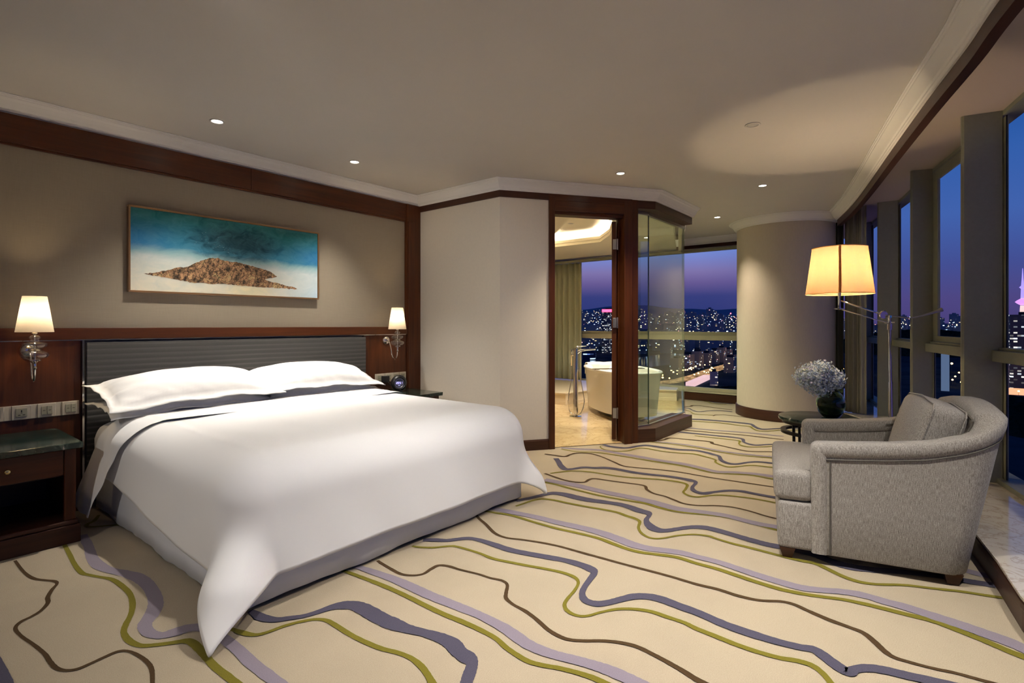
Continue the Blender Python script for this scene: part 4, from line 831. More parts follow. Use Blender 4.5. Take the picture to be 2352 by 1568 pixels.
# ================================================================== PAINTING
t = thing('painting', (1.89, 4.353, 1.726), 'wide framed painting of a brown rocky island under teal sky above the bed', 'painting')
PW, PH = 1.435, 0.600
def BIRDS(b):
    rng = random.Random(5)
    for i in range(24):
        x = rng.gauss(-0.19, 0.085); z = 0.105-0.30*(x+0.22)+rng.gauss(0, 0.03); s = rng.uniform(0.003, 0.0055)
        for sg in (-1, 1): b.face([b.bm.verts.new(p) for p in ((x, -0.0306, z), (x+sg*s, -0.0306, z+s*0.8), (x+sg*s*0.4, -0.0306, z+s*0.1))])
def artmat():
    m = M('painted_seascape'); tcn = m.n('ShaderNodeTexCoord'); s_ = m.n('ShaderNodeSeparateXYZ'); m.l(tcn.outputs['Generated'], s_.inputs[0])
    u, v = s_.outputs[0], s_.outputs[2]
    v3 = m.n('ShaderNodeMapping'); v3.inputs['Scale'].default_value = (2.4, 1, 1.6); m.l(tcn.outputs['Generated'], v3.inputs[0])
    n1 = m.noise(v3.outputs[0], 2.0, 6, 0.62, 0.6); n2 = m.noise(v3.outputs[0], 6.0, 5, 0.65, 1.0)
    # sky/sea boundary dips to the right
    lvl = m.math('SUBTRACT', v, m.math('MULTIPLY', m.math('SUBTRACT', n1, 0.5), 0.22))
    lvl = m.math('ADD', lvl, m.math('MULTIPLY', m.math('MULTIPLY', u, u), 0.10))
    sky = m.ramp(lvl, [(0.0, s2l(225,215,190)), (0.30, s2l(212,210,196)), (0.40, s2l(205,208,200)), (0.50, s2l(150,180,180)), (0.58, s2l(45,120,150)), (0.74, s2l(25,100,125)), (0.90, s2l(25,105,110)), (1.0, s2l(25,95,95))])
    # dark storm patch in the middle
    d = m.math('ADD', m.math('POWER', m.math('MULTIPLY', m.math('SUBTRACT', u, 0.50), 3.2), 2.0), m.math('POWER', m.math('MULTIPLY', m.math('SUBTRACT', v, 0.70), 3.0), 2.0))
    dk = m.ramp(m.math('ADD', d, m.math('MULTIPLY', m.math('SUBTRACT', n2, 0.5), 1.1)), [(0.05, (1,1,1)), (0.75, (0,0,0))])
    c = m.mix(m.math('MULTIPLY', dk, 0.85), sky, s2l(14,52,62))
    bl = m.ramp(u, [(0.0, (1,1,1)), (0.22, (0,0,0)), (0.8, (0,0,0)), (1.0, (1,1,1))]); bl2 = m.ramp(v, [(0.45, (0,0,0)), (0.58, (1,1,1)), (0.8, (0.4,)*3), (0.95, (0,0,0))])
    c = m.mix(m.math('MULTIPLY', m.math('MULTIPLY', bl, bl2), 0.6), c, s2l(40,110,175))
    gold = m.ramp(m.math('ADD', m.math('POWER', m.math('MULTIPLY', m.math('SUBTRACT', u, 0.57), 7.0), 2.0), m.math('POWER', m.math('MULTIPLY', m.math('SUBTRACT', v, 0.06), 7.0), 2.0)), [(0, (0.7,)*3), (1, (0,0,0))])
    c = m.mix(gold, c, s2l(240,222,170))
    pb = m.math('MULTIPLY', m.ramp(u, [(0.70, (0,0,0)), (1.0, (1,1,1))]), m.ramp(v, [(0.0, (1,1,1)), (0.38, (0.2,)*3), (0.5, (0,0,0))]))
    c = m.mix(m.math('MULTIPLY', pb, 0.8), c, s2l(168,200,222))
    tex = m.ramp(n2, [(0.35, (0,0,0)), (0.75, (1,1,1))])
    c = m.mix(m.math('MULTIPLY', tex, 0.25), c, s2l(120,170,180))
    m.set(c, 0.45, spec=0.3)
    return m.m
b = B(); b.box(-PW/2+0.014, -0.030, -PH/2+0.014, PW/2-0.014, -0.006, PH/2-0.014); b.mi = 1; BIRDS(b); cv_ = b.obj('canvas', [artmat(), plain('bird_white', (0.75, 0.8, 0.78), 0.6)], t)
def isl(name, top, bot, mat, y):
    b = B(); n = 90
    T = [(interp(top, i/(n-1))) for i in range(n)]; Bt = [(interp(bot, i/(n-1))) for i in range(n)]
    x0, x1 = top[0][2] if len(top[0]) > 2 else 0, 1
    return T, Bt
def rockmat():
    m = M('painted_rock'); v = m.co((1,1,1)); vo = m.n('ShaderNodeTexVoronoi', feature='DISTANCE_TO_EDGE'); vo.inputs['Scale'].default_value = 34
    mpn = m.n('ShaderNodeMapping'); mpn.inputs['Scale'].default_value = (0.8, 1, 1.4); mpn.inputs['Rotation'].default_value = (0, R(35), 0); nz = m.noise(v, 9, 4, 0.6)
    ad = m.n('ShaderNodeVectorMath', operation='ADD'); m.l(v, mpn.inputs[0]); sc_ = m.n('ShaderNodeVectorMath', operation='SCALE'); 
    cb = m.n('ShaderNodeCombineXYZ'); m.l(nz, cb.inputs[0]); m.l(nz, cb.inputs[2]); m.l(cb.outputs[0], sc_.inputs[0]); sc_.inputs['Scale'].default_value = 0.30
    m.l(mpn.outputs[0], ad.inputs[0]); m.l(sc_.outputs[0], ad.inputs[1]); m.l(ad.outputs[0], vo.inputs['Vector'])
    k = m.ramp(vo.outputs['Distance'], [(0.0, (0,0,0)), (0.10, (0.75,)*3), (0.3, (1,1,1))])
    c = m.ramp(m.noise(v, 22, 4, 0.65), [(0.3, s2l(50,40,30)), (0.42, s2l(128,102,72)), (0.52, s2l(176,132,98)), (0.62, s2l(190,160,112)), (0.75, s2l(222,200,150))])
    return m.set(m.mix(k, s2l(22,17,14), c), 0.5, spec=0.3)
TOPI = [(0.055,0.205),(0.10,0.225),(0.15,0.262),(0.20,0.305),(0.25,0.33),(0.29,0.385),(0.33,0.44),(0.37,0.475),(0.40,0.478),(0.44,0.452),(0.48,0.44),(0.50,0.452),(0.55,0.428),(0.60,0.405),(0.66,0.378),(0.70,0.350),(0.735,0.285),(0.66,0.235),(0.70,0.205),(0.76,0.178),(0.80,0.160),(0.85,0.140),(0.865,0.120)]
BOTI = [(0.865,0.112),(0.82,0.115),(0.76,0.125),(0.70,0.120),(0.64,0.118),(0.58,0.122),(0.52,0.125),(0.46,0.130),(0.40,0.132),(0.34,0.128),(0.27,0.130),(0.22,0.150),(0.15,0.175),(0.10,0.188),(0.055,0.198)]
poly = []; rng = random.Random(3)
for seq, q in ((TOPI, 0.006), (BOTI, 0.008)):
    for (a, b2), (c2, d2) in zip(seq, seq[1:]):
        for k in range(5):
            f = k/5; poly.append((lerp(a, c2, f)+rng.uniform(-q, q)*0.3, lerp(b2, d2, f)+rng.uniform(-q, q)))
b = B(); P3 = [Vector(((u-0.5)*(PW-0.03), -0.0312, (v-0.5)*(PH-0.03))) for u, v in poly]
vs = [b.bm.verts.new(p) for p in P3]
for tr in tessellate_polygon([P3]): b.face([vs[i] for i in tr])
b.obj('painted_island', rockmat(), cv_)
b = B(); fr = lambda x0, z0, x1, z1: b.box(x0, -0.036, z0, x1, 0.0, z1, 0.002)
fr(-PW/2, -PH/2, PW/2, -PH/2+0.013); fr(-PW/2, PH/2-0.013, PW/2, PH/2); fr(-PW/2, -PH/2+0.0135, -PW/2+0.013, PH/2-0.0135); fr(PW/2-0.013, -PH/2+0.0135, PW/2, PH/2-0.0135)
b.obj('frame', plain('bronze_gilt_frame', (0.35, 0.20, 0.09), 0.3, 0.7), t)

# ================================================================== DOWNLIGHTS
names = ['lit recessed ceiling downlight above the left pillow, left of the pair over the headboard', 'lit recessed ceiling downlight over the right pillow, right of the pair over the headboard',
         'lit recessed ceiling downlight in front of the bathroom door', 'lit recessed ceiling downlight between the bathroom corner and the round column', 'small lit recessed downlight beyond the glass bathroom corner near the far window']
def fixture(x, y, z, label, lit, rr=0.045):
    t = thing('downlight', (x, y, z), label, 'ceiling light', 'recessed downlights')
    b = B(); b.lathe([(rr*0.72, -0.001), (rr, -0.001), (rr*0.98, -0.005), (rr*0.80, -0.006), (rr*0.72, -0.003), (rr*0.72, -0.001)], 0, 0, 36); b.obj('trim_ring', m_white, t, smooth=True)
    b = B(); b.lathe([(0, -0.0015), (rr*0.71, -0.0015), (rr*0.60, -0.0026), (0, -0.0032)], 0, 0, 30); b.obj('lens', m_spotglow if lit else m_spotdim, t, smooth=True)
    return t
def spot(x, y, z, e, col=(1.0, 0.89, 0.765), size=R(118), blend=0.9, rad=0.03, parent=None, aim=None):
    l = bpy.data.lights.new('downlight_beam', 'SPOT'); l.energy = e; l.color = col; l.spot_size = size; l.spot_blend = blend; l.shadow_soft_size = rad
    o = bpy.data.objects.new('downlight_beam', l); C.objects.link(o); o.location = (x, y, z)
    if aim: o.rotation_euler = Vector((aim[0]-x, aim[1]-y, aim[2]-z)).to_track_quat('-Z', 'Y').to_euler()
    if parent: o.parent = parent
    return o
BEAM = [((1.52,3.72),R(100)), ((2.62,3.76),R(100)), ((4.30,2.20),R(95)), ((5.57,1.33),R(100)), ((6.85,2.17),R(100))]
for (x, y, k), lb in zip(SPOTS, names):
    t = fixture(x, y, CZ, lb, True); spot(0, 0, -0.012, K_SPOT*k, parent=t, size=R(92), blend=1.0, col=(1.0, 0.93, 0.84) if y > 3 else (1.0, 0.85, 0.66))
b_ = fixture(OFF_SPOT[0], OFF_SPOT[1], CZ, 'unlit recessed ceiling downlight inside the pale circle thrown by the floor lamp', False, 0.05)
HL = ['downlight over the carpet in front of the armchair', 'added unseen fill light above the foot of the bed', 'added unseen fill light right above the camera', 'added unseen fill light behind the camera by the window', 'added unseen fill light at the entrance side turned towards the bed', 'added unseen fill light in the window recess above the marble ledge', 'added unseen fill light left of the bed turned towards the plain side wall']  # all but the first are unseen fill lights added to lift the room
for i, (x, y, k) in enumerate(HIDDEN):
    z = CZ+0.062 if i == 5 else CZ  # the recess one is an unseen fill light added for the marble ledge
    t = fixture(x, y, z, HL[i], True)
    o = spot(0, 0, -0.012, K_SPOT*k, parent=t, size=R((95, 90, 110, 120, 58, 110, 50)[i]), col=(1.0, 0.94, 0.87))
    if i == 4: o.rotation_euler = Vector((1.3-x, 2.55-y, 0.70-z)).to_track_quat('-Z', 'Y').to_euler()  # added fill beam that brightens the duvet's left side
    if i == 6: o.rotation_euler = Vector((3.9-x, 3.75-y, 1.3-z)).to_track_quat('-Z', 'Y').to_euler()  # added fill beam that brightens the plain side wall
t = fixture(6.13, 3.90, 2.585, 'small recessed downlight in the bright bathroom ceiling tray', False, 0.04)
spot(0, 0, -0.01, 190, parent=t, size=R(130))
t = fixture(6.9, 3.15, 2.415, 'small recessed downlight in the bathroom soffit seen through the glass', True, 0.04); spot(0, 0, -0.01, 240, parent=t, size=R(120))
t = fixture(5.6, 2.72, 2.415, 'small recessed downlight just inside the glass corner', True, 0.035); spot(0, 0, -0.01, 130, parent=t, size=R(120))
# ================================================================== ARMCHAIR
ch = thing('armchair', (2.99, 0.573, 0), 'heather grey upholstered club armchair with dark tapered feet by the window', 'armchair', rz=0.230)
# local: +y is where it faces, +x goes from the near side to the far side, outer width 0 .. 0.80
TOPZ = [(-0.84, 0.760), (-0.80, 0.762), (-0.756, 0.738), (-0.672, 0.693), (-0.554, 0.652), (-0.43, 0.632), (-0.28, 0.618), (-0.12, 0.608)]
def shell_path(n=64):
    """plan stations from near front round the back to the far front: (u, side param)"""
    out = []; r = 0.10; y0, y1 = -0.12, -0.72; x0, x1 = 0.0, 0.80
    segs = [((x0, y0), (x0, y1+r))]; 
    L1 = (y0-(y1+r)); La = PI/2*r; Lb = x1-x0-2*r; tot = 2*L1+2*La+Lb
    for i in range(n+1):
        s = tot*i/n
        if s <= L1: p, nrm = (x0, y0-s), (-1, 0)
        elif s <= L1+La: a = (s-L1)/r; p, nrm = (x0+r-r*math.cos(a), y1+r-r*math.sin(a)), (-math.cos(a), -math.sin(a))
        elif s <= L1+La+Lb: p, nrm = (x0+r+(s-L1-La), y1), (0, -1)
        elif s <= L1+2*La+Lb: a = (s-L1-La-Lb)/r; p, nrm = (x1-r+r*math.sin(a), y1+r-r*math.cos(a)), (math.sin(a), -math.cos(a))
        else: p, nrm = (x1, y1+r+(s-L1-2*La-Lb)), (1, 0)
        out.append((p, nrm))
    return out
SP = shell_path(72)
def topz(p):
    z = interp(TOPZ, p[1]-0.10*sm(-0.3, -0.72, p[1])*0 if False else lerp(p[1], p[1]*1.14+0.017, 1))
    back = sm(-0.60, -0.72, p[1]); z += back*0.055*math.sin(PI*min(1, max(0, p[0]/0.8)))
    return z
def rake(p, z):        # the back leans out as it rises
    return sm(-0.25, -0.72, p[1])*0.135*((z-0.05)/0.7)
def shellpt(p, nrm, o, z):
    return (p[0]-nrm[0]*o*1.0, p[1]-nrm[1]*o-rake(p, z), z)
b = B()
secs = []
for p, nrm in SP:
    tz = topz(p)-0.045; ring = []
    for o, z in ((0.004, 0.055), (0.0, 0.065), (0.0, 0.3), (0.0, tz-0.03), (0.0, tz), (0.095, tz), (0.098, 0.42), (0.098, 0.29), (0.098, 0.055)):
        ring.append(b.bm.verts.new(shellpt(p, nrm, o, z)))
    secs.append(ring)
for a, c in zip(secs, secs[1:]):
    for k in range(9): b.face((a[k], c[k], c[(k+1) % 9], a[(k+1) % 9]))
b.face(secs[0]); b.face(secs[-1][::-1])
b.obj('arm_and_back_shell', m_chair, ch, smooth=True, angle=50)
# rolled rail that caps arms and back, and turns down the arm fronts
b = B(); rows = []
prof = []
for k in range(14):
    a = 2*PI*k/14; prof.append((0.049+0.057*math.copysign(abs(math.cos(a))**0.5, math.cos(a)), 0.038*math.copysign(abs(math.sin(a))**0.45, math.sin(a))))
for i, (p, nrm) in enumerate(SP):
    tz = topz(p)-0.038
    puff = 1+0.35*sm(-0.60, -0.75, p[1]); rows.append([b.bm.verts.new(shellpt(p, nrm, 0.049+(o-0.049)*(1+0.15*(puff-1)), tz+z*puff)) for o, z in prof])
# front turn down on both ends
def front_rows(p, nrm, end):
    out = []
    for k in range(1, 7):
        a = k/6*PI/2; out.append([shellpt((p[0], p[1]), nrm, o, 0) for o, z in prof])
    return out
for a, c in zip(rows, rows[1:]):
    for k in range(14): b.face((a[k], c[k], c[(k+1) % 14], a[(k+1) % 14]))
for end in (0, -1):
    p, nrm = SP[end]; tz = topz(p)-0.038; prev = rows[end]
    # bend: cross-section rotates from facing forward to facing down, centre travels down the arm front
    for k in range(1, 6):
        a = k/5*PI/2
        ring = [b.bm.verts.new((p[0]-nrm[0]*o, p[1]+0.0+z*math.sin(a), tz+z*math.cos(a))) for o, z in prof]
        for q in range(14): b.face((prev[q], ring[q], ring[(q+1) % 14], prev[(q+1) % 14]))
        prev = ring
    ring = [b.bm.verts.new((p[0]-nrm[0]*o, p[1]+z, 0.056)) for o, z in prof]
    for q in range(14): b.face((prev[q], ring[q], ring[(q+1) % 14], prev[(q+1) % 14]))
    b.face(ring)
b.obj('padded_rail', m_chair, ch, smooth=True, angle=60)
# piping under the rail and down the front
b = B()
b.tube([shellpt(p, nrm, -0.004, topz(p)-0.080) for p, nrm in SP[1:-1]], 0.0035, 6); 
for x in (-0.004, 0.804): b.tube([(x, -0.165, 0.06), (x, -0.165, 0.525)], 0.0035, 6)
b.tube([shellpt(p, nrm, 0.108, topz(p)-0.030) for p, nrm in SP if p[1] < -0.45], 0.006, 6); b.obj('piping', m_pipe, ch)
b = B(); b.box(0.006, -0.10, 0.056, 0.794, 0.066, 0.298, 0.018, 3); b.box(0.10, -0.70, 0.056, 0.70, -0.10, 0.298); b.obj('seat_base', m_chair, ch, smooth=True, angle=40)
b = B()     # T shaped seat cushion, crowned
def cush(u, v, top):
    pass
TC = [(0.103, -0.58), (0.103, -0.095), (0.004, -0.095), (0.004, 0.085), (0.796, 0.085), (0.796, -0.095), (0.697, -0.095), (0.697, -0.58)]
b.prism(TC, 0.300, 0.452); 
bmesh.ops.bevel(b.bm, geom=b.bm.edges[:]+b.bm.verts[:], offset=0.040, segments=5, profile=0.6, affect='EDGES')
bmesh.ops.triangulate(b.bm, faces=[f for f in b.bm.faces if len(f.verts) > 4]); 
bmesh.ops.subdivide_edges(b.bm, edges=[e for e in b.bm.edges if e.calc_length() > 0.06], cuts=3, use_grid_fill=True)
for v in b.bm.verts:
    cx_ = 1-((v.co.x-0.4)/0.42)**2; cy_ = 1-((v.co.y+0.24)/0.36)**2
    if v.co.z > 0.37: v.co.z += 0.030*max(0, cx_)*max(0, cy_)
b.obj('seat_cushion', m_chair, ch, smooth=True, angle=60)
# inner back upholstery with a curved seam
b = B()
def ib(u, v):
    x = lerp(0.10, 0.70, u); z = lerp(0.44, topz((x, -0.72))-0.05, v); bul = 0.055*math.sin(PI*u)**0.6*math.sin(PI*min(1, v*0.9+0.05))**0.6
    return (x, -0.615-0.135*(z-0.05)/0.7+bul-0.01, z)
b.grid(ib, 24, 14); b.obj('inside_back', m_chair, ch, smooth=True)
for x, y in ((0.045, 0.022), (0.755, 0.022), (0.05, -0.655), (0.75, -0.655)):
    b = B(); m = bmesh.new()
    a = [m.verts.new((x+sx*0.021, y+sy*0.021, 0.004)) for sx, sy in ((-1,-1),(1,-1),(1,1),(-1,1))]; c = [m.verts.new((x+sx*0.036, y+sy*0.036, 0.058)) for sx, sy in ((-1,-1),(1,-1),(1,1),(-1,1))]
    m.faces.new(a[::-1]); m.faces.new(c)
    for k in range(4): m.faces.new((a[k], a[(k+1) % 4], c[(k+1) % 4], c[k]))
    b.merge(m); b.obj('foot', m_woodd, ch)
# loose back cushion
cu = thing('back_cushion', (3.500, 0.105, 0.440), 'loose heather grey boxed back cushion leaning inside the armchair', 'cushion', rz=0.230)
b = B()
b.box(-0.27, -0.075, 0, 0.27, 0.075, 0.37, 0.045, 5)
bmesh.ops.subdivide_edges(b.bm, edges=[e for e in b.bm.edges if e.calc_length() > 0.1], cuts=5, use_grid_fill=True)
for v in b.bm.verts:
    k = max(0, 1-(v.co.x/0.27)**2)*max(0, 1-((v.co.z-0.185)/0.185)**2)
    v.co.y += math.copysign(0.035*k**0.7, v.co.y) if abs(v.co.y) > 0.03 else 0
    v.co.z += 0.018*math.cos(v.co.x*5)*(1 if v.co.z > 0.2 else 0)
    v.co.x *= 1-0.03*math.sin(PI*v.co.z/0.37)
bmesh.ops.transform(b.bm, matrix=Matrix.Rotation(R(16), 4, 'X'), verts=b.bm.verts)
b.obj('cushion_cover', m_chair, cu, smooth=True)
b = B()
for sy in (-0.064, 0.064):
    P_ = [Vector((-0.262, sy, 0.02)), Vector((-0.255, sy, 0.18)), Vector((-0.262, sy, 0.35)), Vector((-0.24, sy, 0.372)), Vector((0, sy, 0.39)), Vector((0.24, sy, 0.372)), Vector((0.262, sy, 0.35)), Vector((0.255, sy, 0.18)), Vector((0.262, sy, 0.02))]
    b.tube([Matrix.Rotation(R(16), 3, 'X')@p for p in P_], 0.004, 6)
b.obj('cushion_welt', m_chair, cu)

# ================================================================== SIDE TABLE, VASE, FLOWERS
t = thing('side_table', (4.60, 0.70, 0), 'round green marble topped side table with black metal ring base behind the armchair', 'side table')
b = B(); b.lathe([(0, 0.468), (0.262, 0.468), (0.274, 0.474), (0.278, 0.486), (0.274, 0.497), (0.262, 0.501), (0, 0.501)], 0, 0, 72); b.obj('marble_top', m_gmarb, t, smooth=True, angle=40)
b = B(); b.lathe([(0.225, 0.372), (0.262, 0.372), (0.262, 0.392), (0.225, 0.392), (0.225, 0.372)], 0, 0, 64); b.obj('ring', m_blackm, t, smooth=True, angle=40)
b = B(); b.lathe([(0.20, 0.448), (0.25, 0.448), (0.25, 0.4675), (0.20, 0.4675), (0.20, 0.448)], 0, 0, 64); b.obj('apron_ring', m_blackm, t, smooth=True, angle=40)
b = B(); b.lathe([(0.18, 0.02), (0.21, 0.02), (0.21, 0.04), (0.18, 0.04), (0.18, 0.02)], 0, 0, 64); b.obj('ring', m_blackm, t, smooth=True, angle=40)
for k in range(4):
    for d in (-0.05, 0.05):
        a = PI/4+k*PI/2+d*2.6+R(10); b = B(); b.tube([(0.205*math.cos(a), 0.205*math.sin(a), 0.041), (0.215*math.cos(a), 0.215*math.sin(a), 0.4475)], 0.009, 8)
        b.obj('leg', m_blackm, t)
for k in range(4):
    a = k*PI/2+R(10)+PI/4; b = B(); b.lathe([(0, 0), (0.02, 0), (0.022, 0.0195), (0, 0.0195)], 0.195*math.cos(a), 0.195*math.sin(a), 16); b.obj('foot', m_blackm, t)
VX, VY = 4.62, 0.625
vs_ = thing('vase', (VX, VY, 0.502), 'round dark green glass vase holding the pale blue hydrangea', 'vase')
b = B(); b.lathe([(0, 0.0), (0.045, 0.0), (0.055, 0.004), (0.082, 0.04), (0.098, 0.09), (0.096, 0.13), (0.078, 0.170), (0.060, 0.190), (0.055, 0.198), (0.052, 0.196), (0.056, 0.186), (0.074, 0.166), (0.091, 0.13), (0.093, 0.09), (0.078, 0.043), (0.05, 0.012), (0, 0.010)], 0, 0, 56)
b.obj('glass_body', m_vglass, vs_, smooth=True)
b = B(); b.lathe([(0, 0.0125), (0.048, 0.0145), (0.076, 0.046), (0.090, 0.09), (0.087, 0.125), (0.060, 0.15), (0, 0.152)], 0, 0, 40); b.obj('leaf_lining', m_leaf, vs_, smooth=True)
fl = thing('hydrangea', (VX, VY, 0.502), 'large pale blue and white hydrangea bouquet in the dark green vase', 'flower')
b = B()
for k in range(4): b.tube(catmull([(0.01*math.cos(k*1.6), 0.01*math.sin(k*1.6), 0.155), (0.015*math.cos(k*1.6), 0.015*math.sin(k*1.6), 0.20), (-0.02+0.05*math.cos(k*1.6), 0.03+0.05*math.sin(k*1.6), 0.28)], 5), 0.005, 8)
b.obj('stem', m_leaf, fl)
m_pet = [speck('petal_%s' % n, a, c, 40, 0.7, spec=0.2) for n, a, c in (('white', (0.80, 0.86, 0.90), (0.92, 0.95, 0.96)), ('pale_blue', (0.56, 0.70, 0.90), (0.72, 0.82, 0.95)), ('lilac', (0.62, 0.62, 0.85), (0.76, 0.75, 0.92)), ('pale_green', (0.55, 0.62, 0.48), (0.70, 0.76, 0.62)))]
rng = random.Random(11)
# centre of bouquet sits left of the vase, up
def head(cx_, cy_, cz_, rad, n, sq=0.85):
    b = B()
    # dark core
    for i in range(n):
        zz = 1-2*(i+0.5)/n; a = i*2.39996; rr = math.sqrt(1-zz*zz); d = Vector((rr*math.cos(a), rr*math.sin(a), zz*sq))
        d = (d+Vector((rng.gauss(0, 0.07), rng.gauss(0, 0.07), rng.gauss(0, 0.07)))); R_ = rad*rng.uniform(0.86, 1.08); c = Vector((cx_, cy_, cz_))+d*R_
        nrm = (d.normalized()+Vector((rng.gauss(0, 0.35), rng.gauss(0, 0.35), rng.gauss(0, 0.35)))).normalized(); u = nrm.orthogonal().normalized(); w = nrm.cross(u); ph = rng.uniform(0, PI/2); s = rng.uniform(0.0065, 0.0095)
        b.mi = rng.choices([0, 1, 2, 3], [5, 4, 1.5, 1])[0]
        cen = b.bm.verts.new(c-nrm*0.003)
        for k in range(4):
            a0 = ph+k*PI/2; dirv = u*math.cos(a0)+w*math.sin(a0); sd = u*-math.sin(a0)+w*math.cos(a0)
            cup = rng.uniform(-0.2, 0.5)
            p1 = b.bm.verts.new(c+dirv*s*0.55+sd*s*0.48+nrm*s*0.12); p2 = b.bm.verts.new(c+dirv*s*1.1+sd*s*0.25+nrm*s*cup); p3 = b.bm.verts.new(c+dirv*s*1.1-sd*s*0.25+nrm*s*cup); p4 = b.bm.verts.new(c+dirv*s*0.55-sd*s*0.48+nrm*s*0.12)
            b.face((cen, p1, p2, p3)); b.face((cen, p3, p4)) 
        if i % 1 == 0:
            pass
    b.mi = 4; b.lathe([(0, cz_-rad*0.80*sq), (rad*0.6, cz_-rad*0.62*sq), (rad*0.86, cz_), (rad*0.6, cz_+rad*0.62*sq), (0, cz_+rad*0.80*sq)], cx_, cy_, 20)
    b.obj('flower_head', m_pet+[plain('floret_core', (0.40, 0.48, 0.55), 0.9)], fl, rec=False)
head(-0.075, 0.115, 0.300, 0.112, 760); head(0.010, 0.005, 0.285, 0.098, 560); head(-0.045, 0.055, 0.350, 0.085, 420); head(-0.02, 0.06, 0.215, 0.080, 300)
for a in (0.3, 2.4, 4.0):
    b = B()
    def lf(u, v): 
        w = 0.03*math.sin(PI*u)**0.7*(v-0.5)*2; r = 0.04+u*0.07
        return (r*math.cos(a)-w*math.sin(a), r*math.sin(a)+w*math.cos(a), 0.20+0.02*math.sin(PI*u)-0.01*u+abs(v-0.5)*0.012)
    b.grid(lf, 8, 5); b.obj('leaf', m_leaf, fl, smooth=True)

# ================================================================== FLOOR LAMP
m_rim = plain('amber_shade_rim', (0.75, 0.45, 0.16), 0.7)
LX, LY = 4.55, 0.245
SX, SY, SZ = 4.425, 0.545, 1.42      # shade centre, shade bottom height
lp_ = thing('floor_lamp', (LX, LY, 0), 'chrome swing arm floor lamp with glowing amber shade and counterweight behind the armchair', 'floor lamp')
b = B(); b.lathe([(0, 0.0035), (0.135, 0.0035), (0.14, 0.010), (0.13, 0.020), (0.03, 0.026), (0.018, 0.04), (0, 0.04)], 0, 0, 48); b.obj('base', m_chrome, lp_, smooth=True, angle=50)
top = Vector((-0.03, 0.012, 1.215))
b = B(); b.tube([(0, 0, 0.035), tuple(top*0.66)], 0.0135, 16); b.tube([tuple(top*0.655), tuple(top)], 0.010, 16); b.obj('pole', m_chrome, lp_, smooth=True, angle=40)
b = B(); b.lathe([(0, -0.05), (0.016, -0.05), (0.016, -0.01), (0.011, -0.005), (0.011, 0.03), (0.015, 0.035), (0.012, 0.05), (0, 0.052)], 0, 0, 18, M=Matrix.Translation(top))
b.tube([tuple(top+Vector((0.0, -0.03, 0.0))), tuple(top+Vector((0.0, 0.03, 0)))], 0.006, 10); b.obj('pole_clamp', m_chrome, lp_, smooth=True, angle=40)
sh = Vector((SX-LX, SY-LY, SZ)); knob = top+Vector((-0.008, 0.035, 0.055))
b = B(); j1 = sh+Vector((0.0, 0.0, -0.045)); j2 = sh+Vector((0, 0, -0.105))
b.tube([tuple(j1+(sh-j1)*0.0), tuple(knob)], 0.0055, 10); b.tube([tuple(j2), tuple(top+Vector((0, 0.005, -0.005)))], 0.004, 8); b.obj('parallel_arm', m_chrome, lp_, smooth=True)
b = B(); dr_ = (knob-j1); dr_.z = 0; dr_.normalize(); sd_ = Vector((-dr_.y, dr_.x, 0))
b.lathe([(0.0, -0.006), (0.026, -0.008), (0.030, 0), (0.026, 0.008), (0, 0.006)], 0, 0, 28, M=Matrix.Translation(knob)@(Vector((0.62, 0.5, 0.1)).to_track_quat('Z', 'Y').to_matrix().to_4x4()))
b.obj('joint_wheel', m_chrome, lp_, smooth=True, angle=50)
b = B(); cw = knob
pts = [cw, cw+dr_*0.08+Vector((0, 0, -0.012)), cw+dr_*0.15+Vector((0, 0, -0.022)), cw+dr_*0.21+Vector((0, 0, -0.012)), cw+dr_*0.30+Vector((0, 0, 0.018)), cw+dr_*0.34+Vector((0, 0, 0.034))]
b.tube(catmull([tuple(p) for p in pts], 5), [0.0045]*16+[0.006, 0.007, 0.008, 0.009, 0.010, 0.011, 0.012, 0.013, 0.0135, 0.013], 12); b.obj('counterweight', m_steel, lp_, smooth=True)
b = B(); b.lathe([(0, -0.115), (0.010, -0.112), (0.034, -0.108), (0.034, -0.104), (0.010, -0.10), (0.010, 0.01), (0.016, 0.015), (0.016, 0.06), (0, 0.06)], 0, 0, 20, M=Matrix.Translation(sh)); b.obj('lamp_holder', m_chrome, lp_, smooth=True, angle=50)
b = B(); b.lathe([(0.213, 0), (0.172, 0.330)], 0, 0, 72, M=Matrix.Translation(sh)); s_ = b.obj('lamp_shade', m_shadea, lp_, smooth=True)
# seam strip facing the room, and rims
b = B(); va = math.atan2(-SY, -SX)+0.02
def seam(u, v): 
    z = lerp(0.0, 0.330, v); r = lerp(0.2145, 0.1735, v); a = va+(u-0.5)*0.075
    return tuple(sh+Vector((r*math.cos(a), r*math.sin(a), z)))
b.grid(seam, 5, 6); b.obj('shade_seam', shade_mat('amber_seam', (0.35, 0.16, 0.05), (0.95, 0.55, 0.30), (1, 0.5, 0.12), 0), s_, smooth=True)
b = B(); b.lathe([(0.2125, -0.002), (0.2150, -0.002), (0.2150, 0.004), (0.2125, 0.004), (0.2125, -0.002)], 0, 0, 72, M=Matrix.Translation(sh)); b.obj('shade_rim', m_rim, s_, smooth=True)
b = B(); b.lathe([(0.1715, 0.327), (0.1738, 0.327), (0.1738, 0.333), (0.1715, 0.333), (0.1715, 0.327)], 0, 0, 72, M=Matrix.Translation(sh)); b.obj('shade_rim', m_rim, s_, smooth=True)
point(tuple(sh+Vector((0, 0, 0.17))), 16, (1.0, 0.76, 0.47), 0.012, lp_)

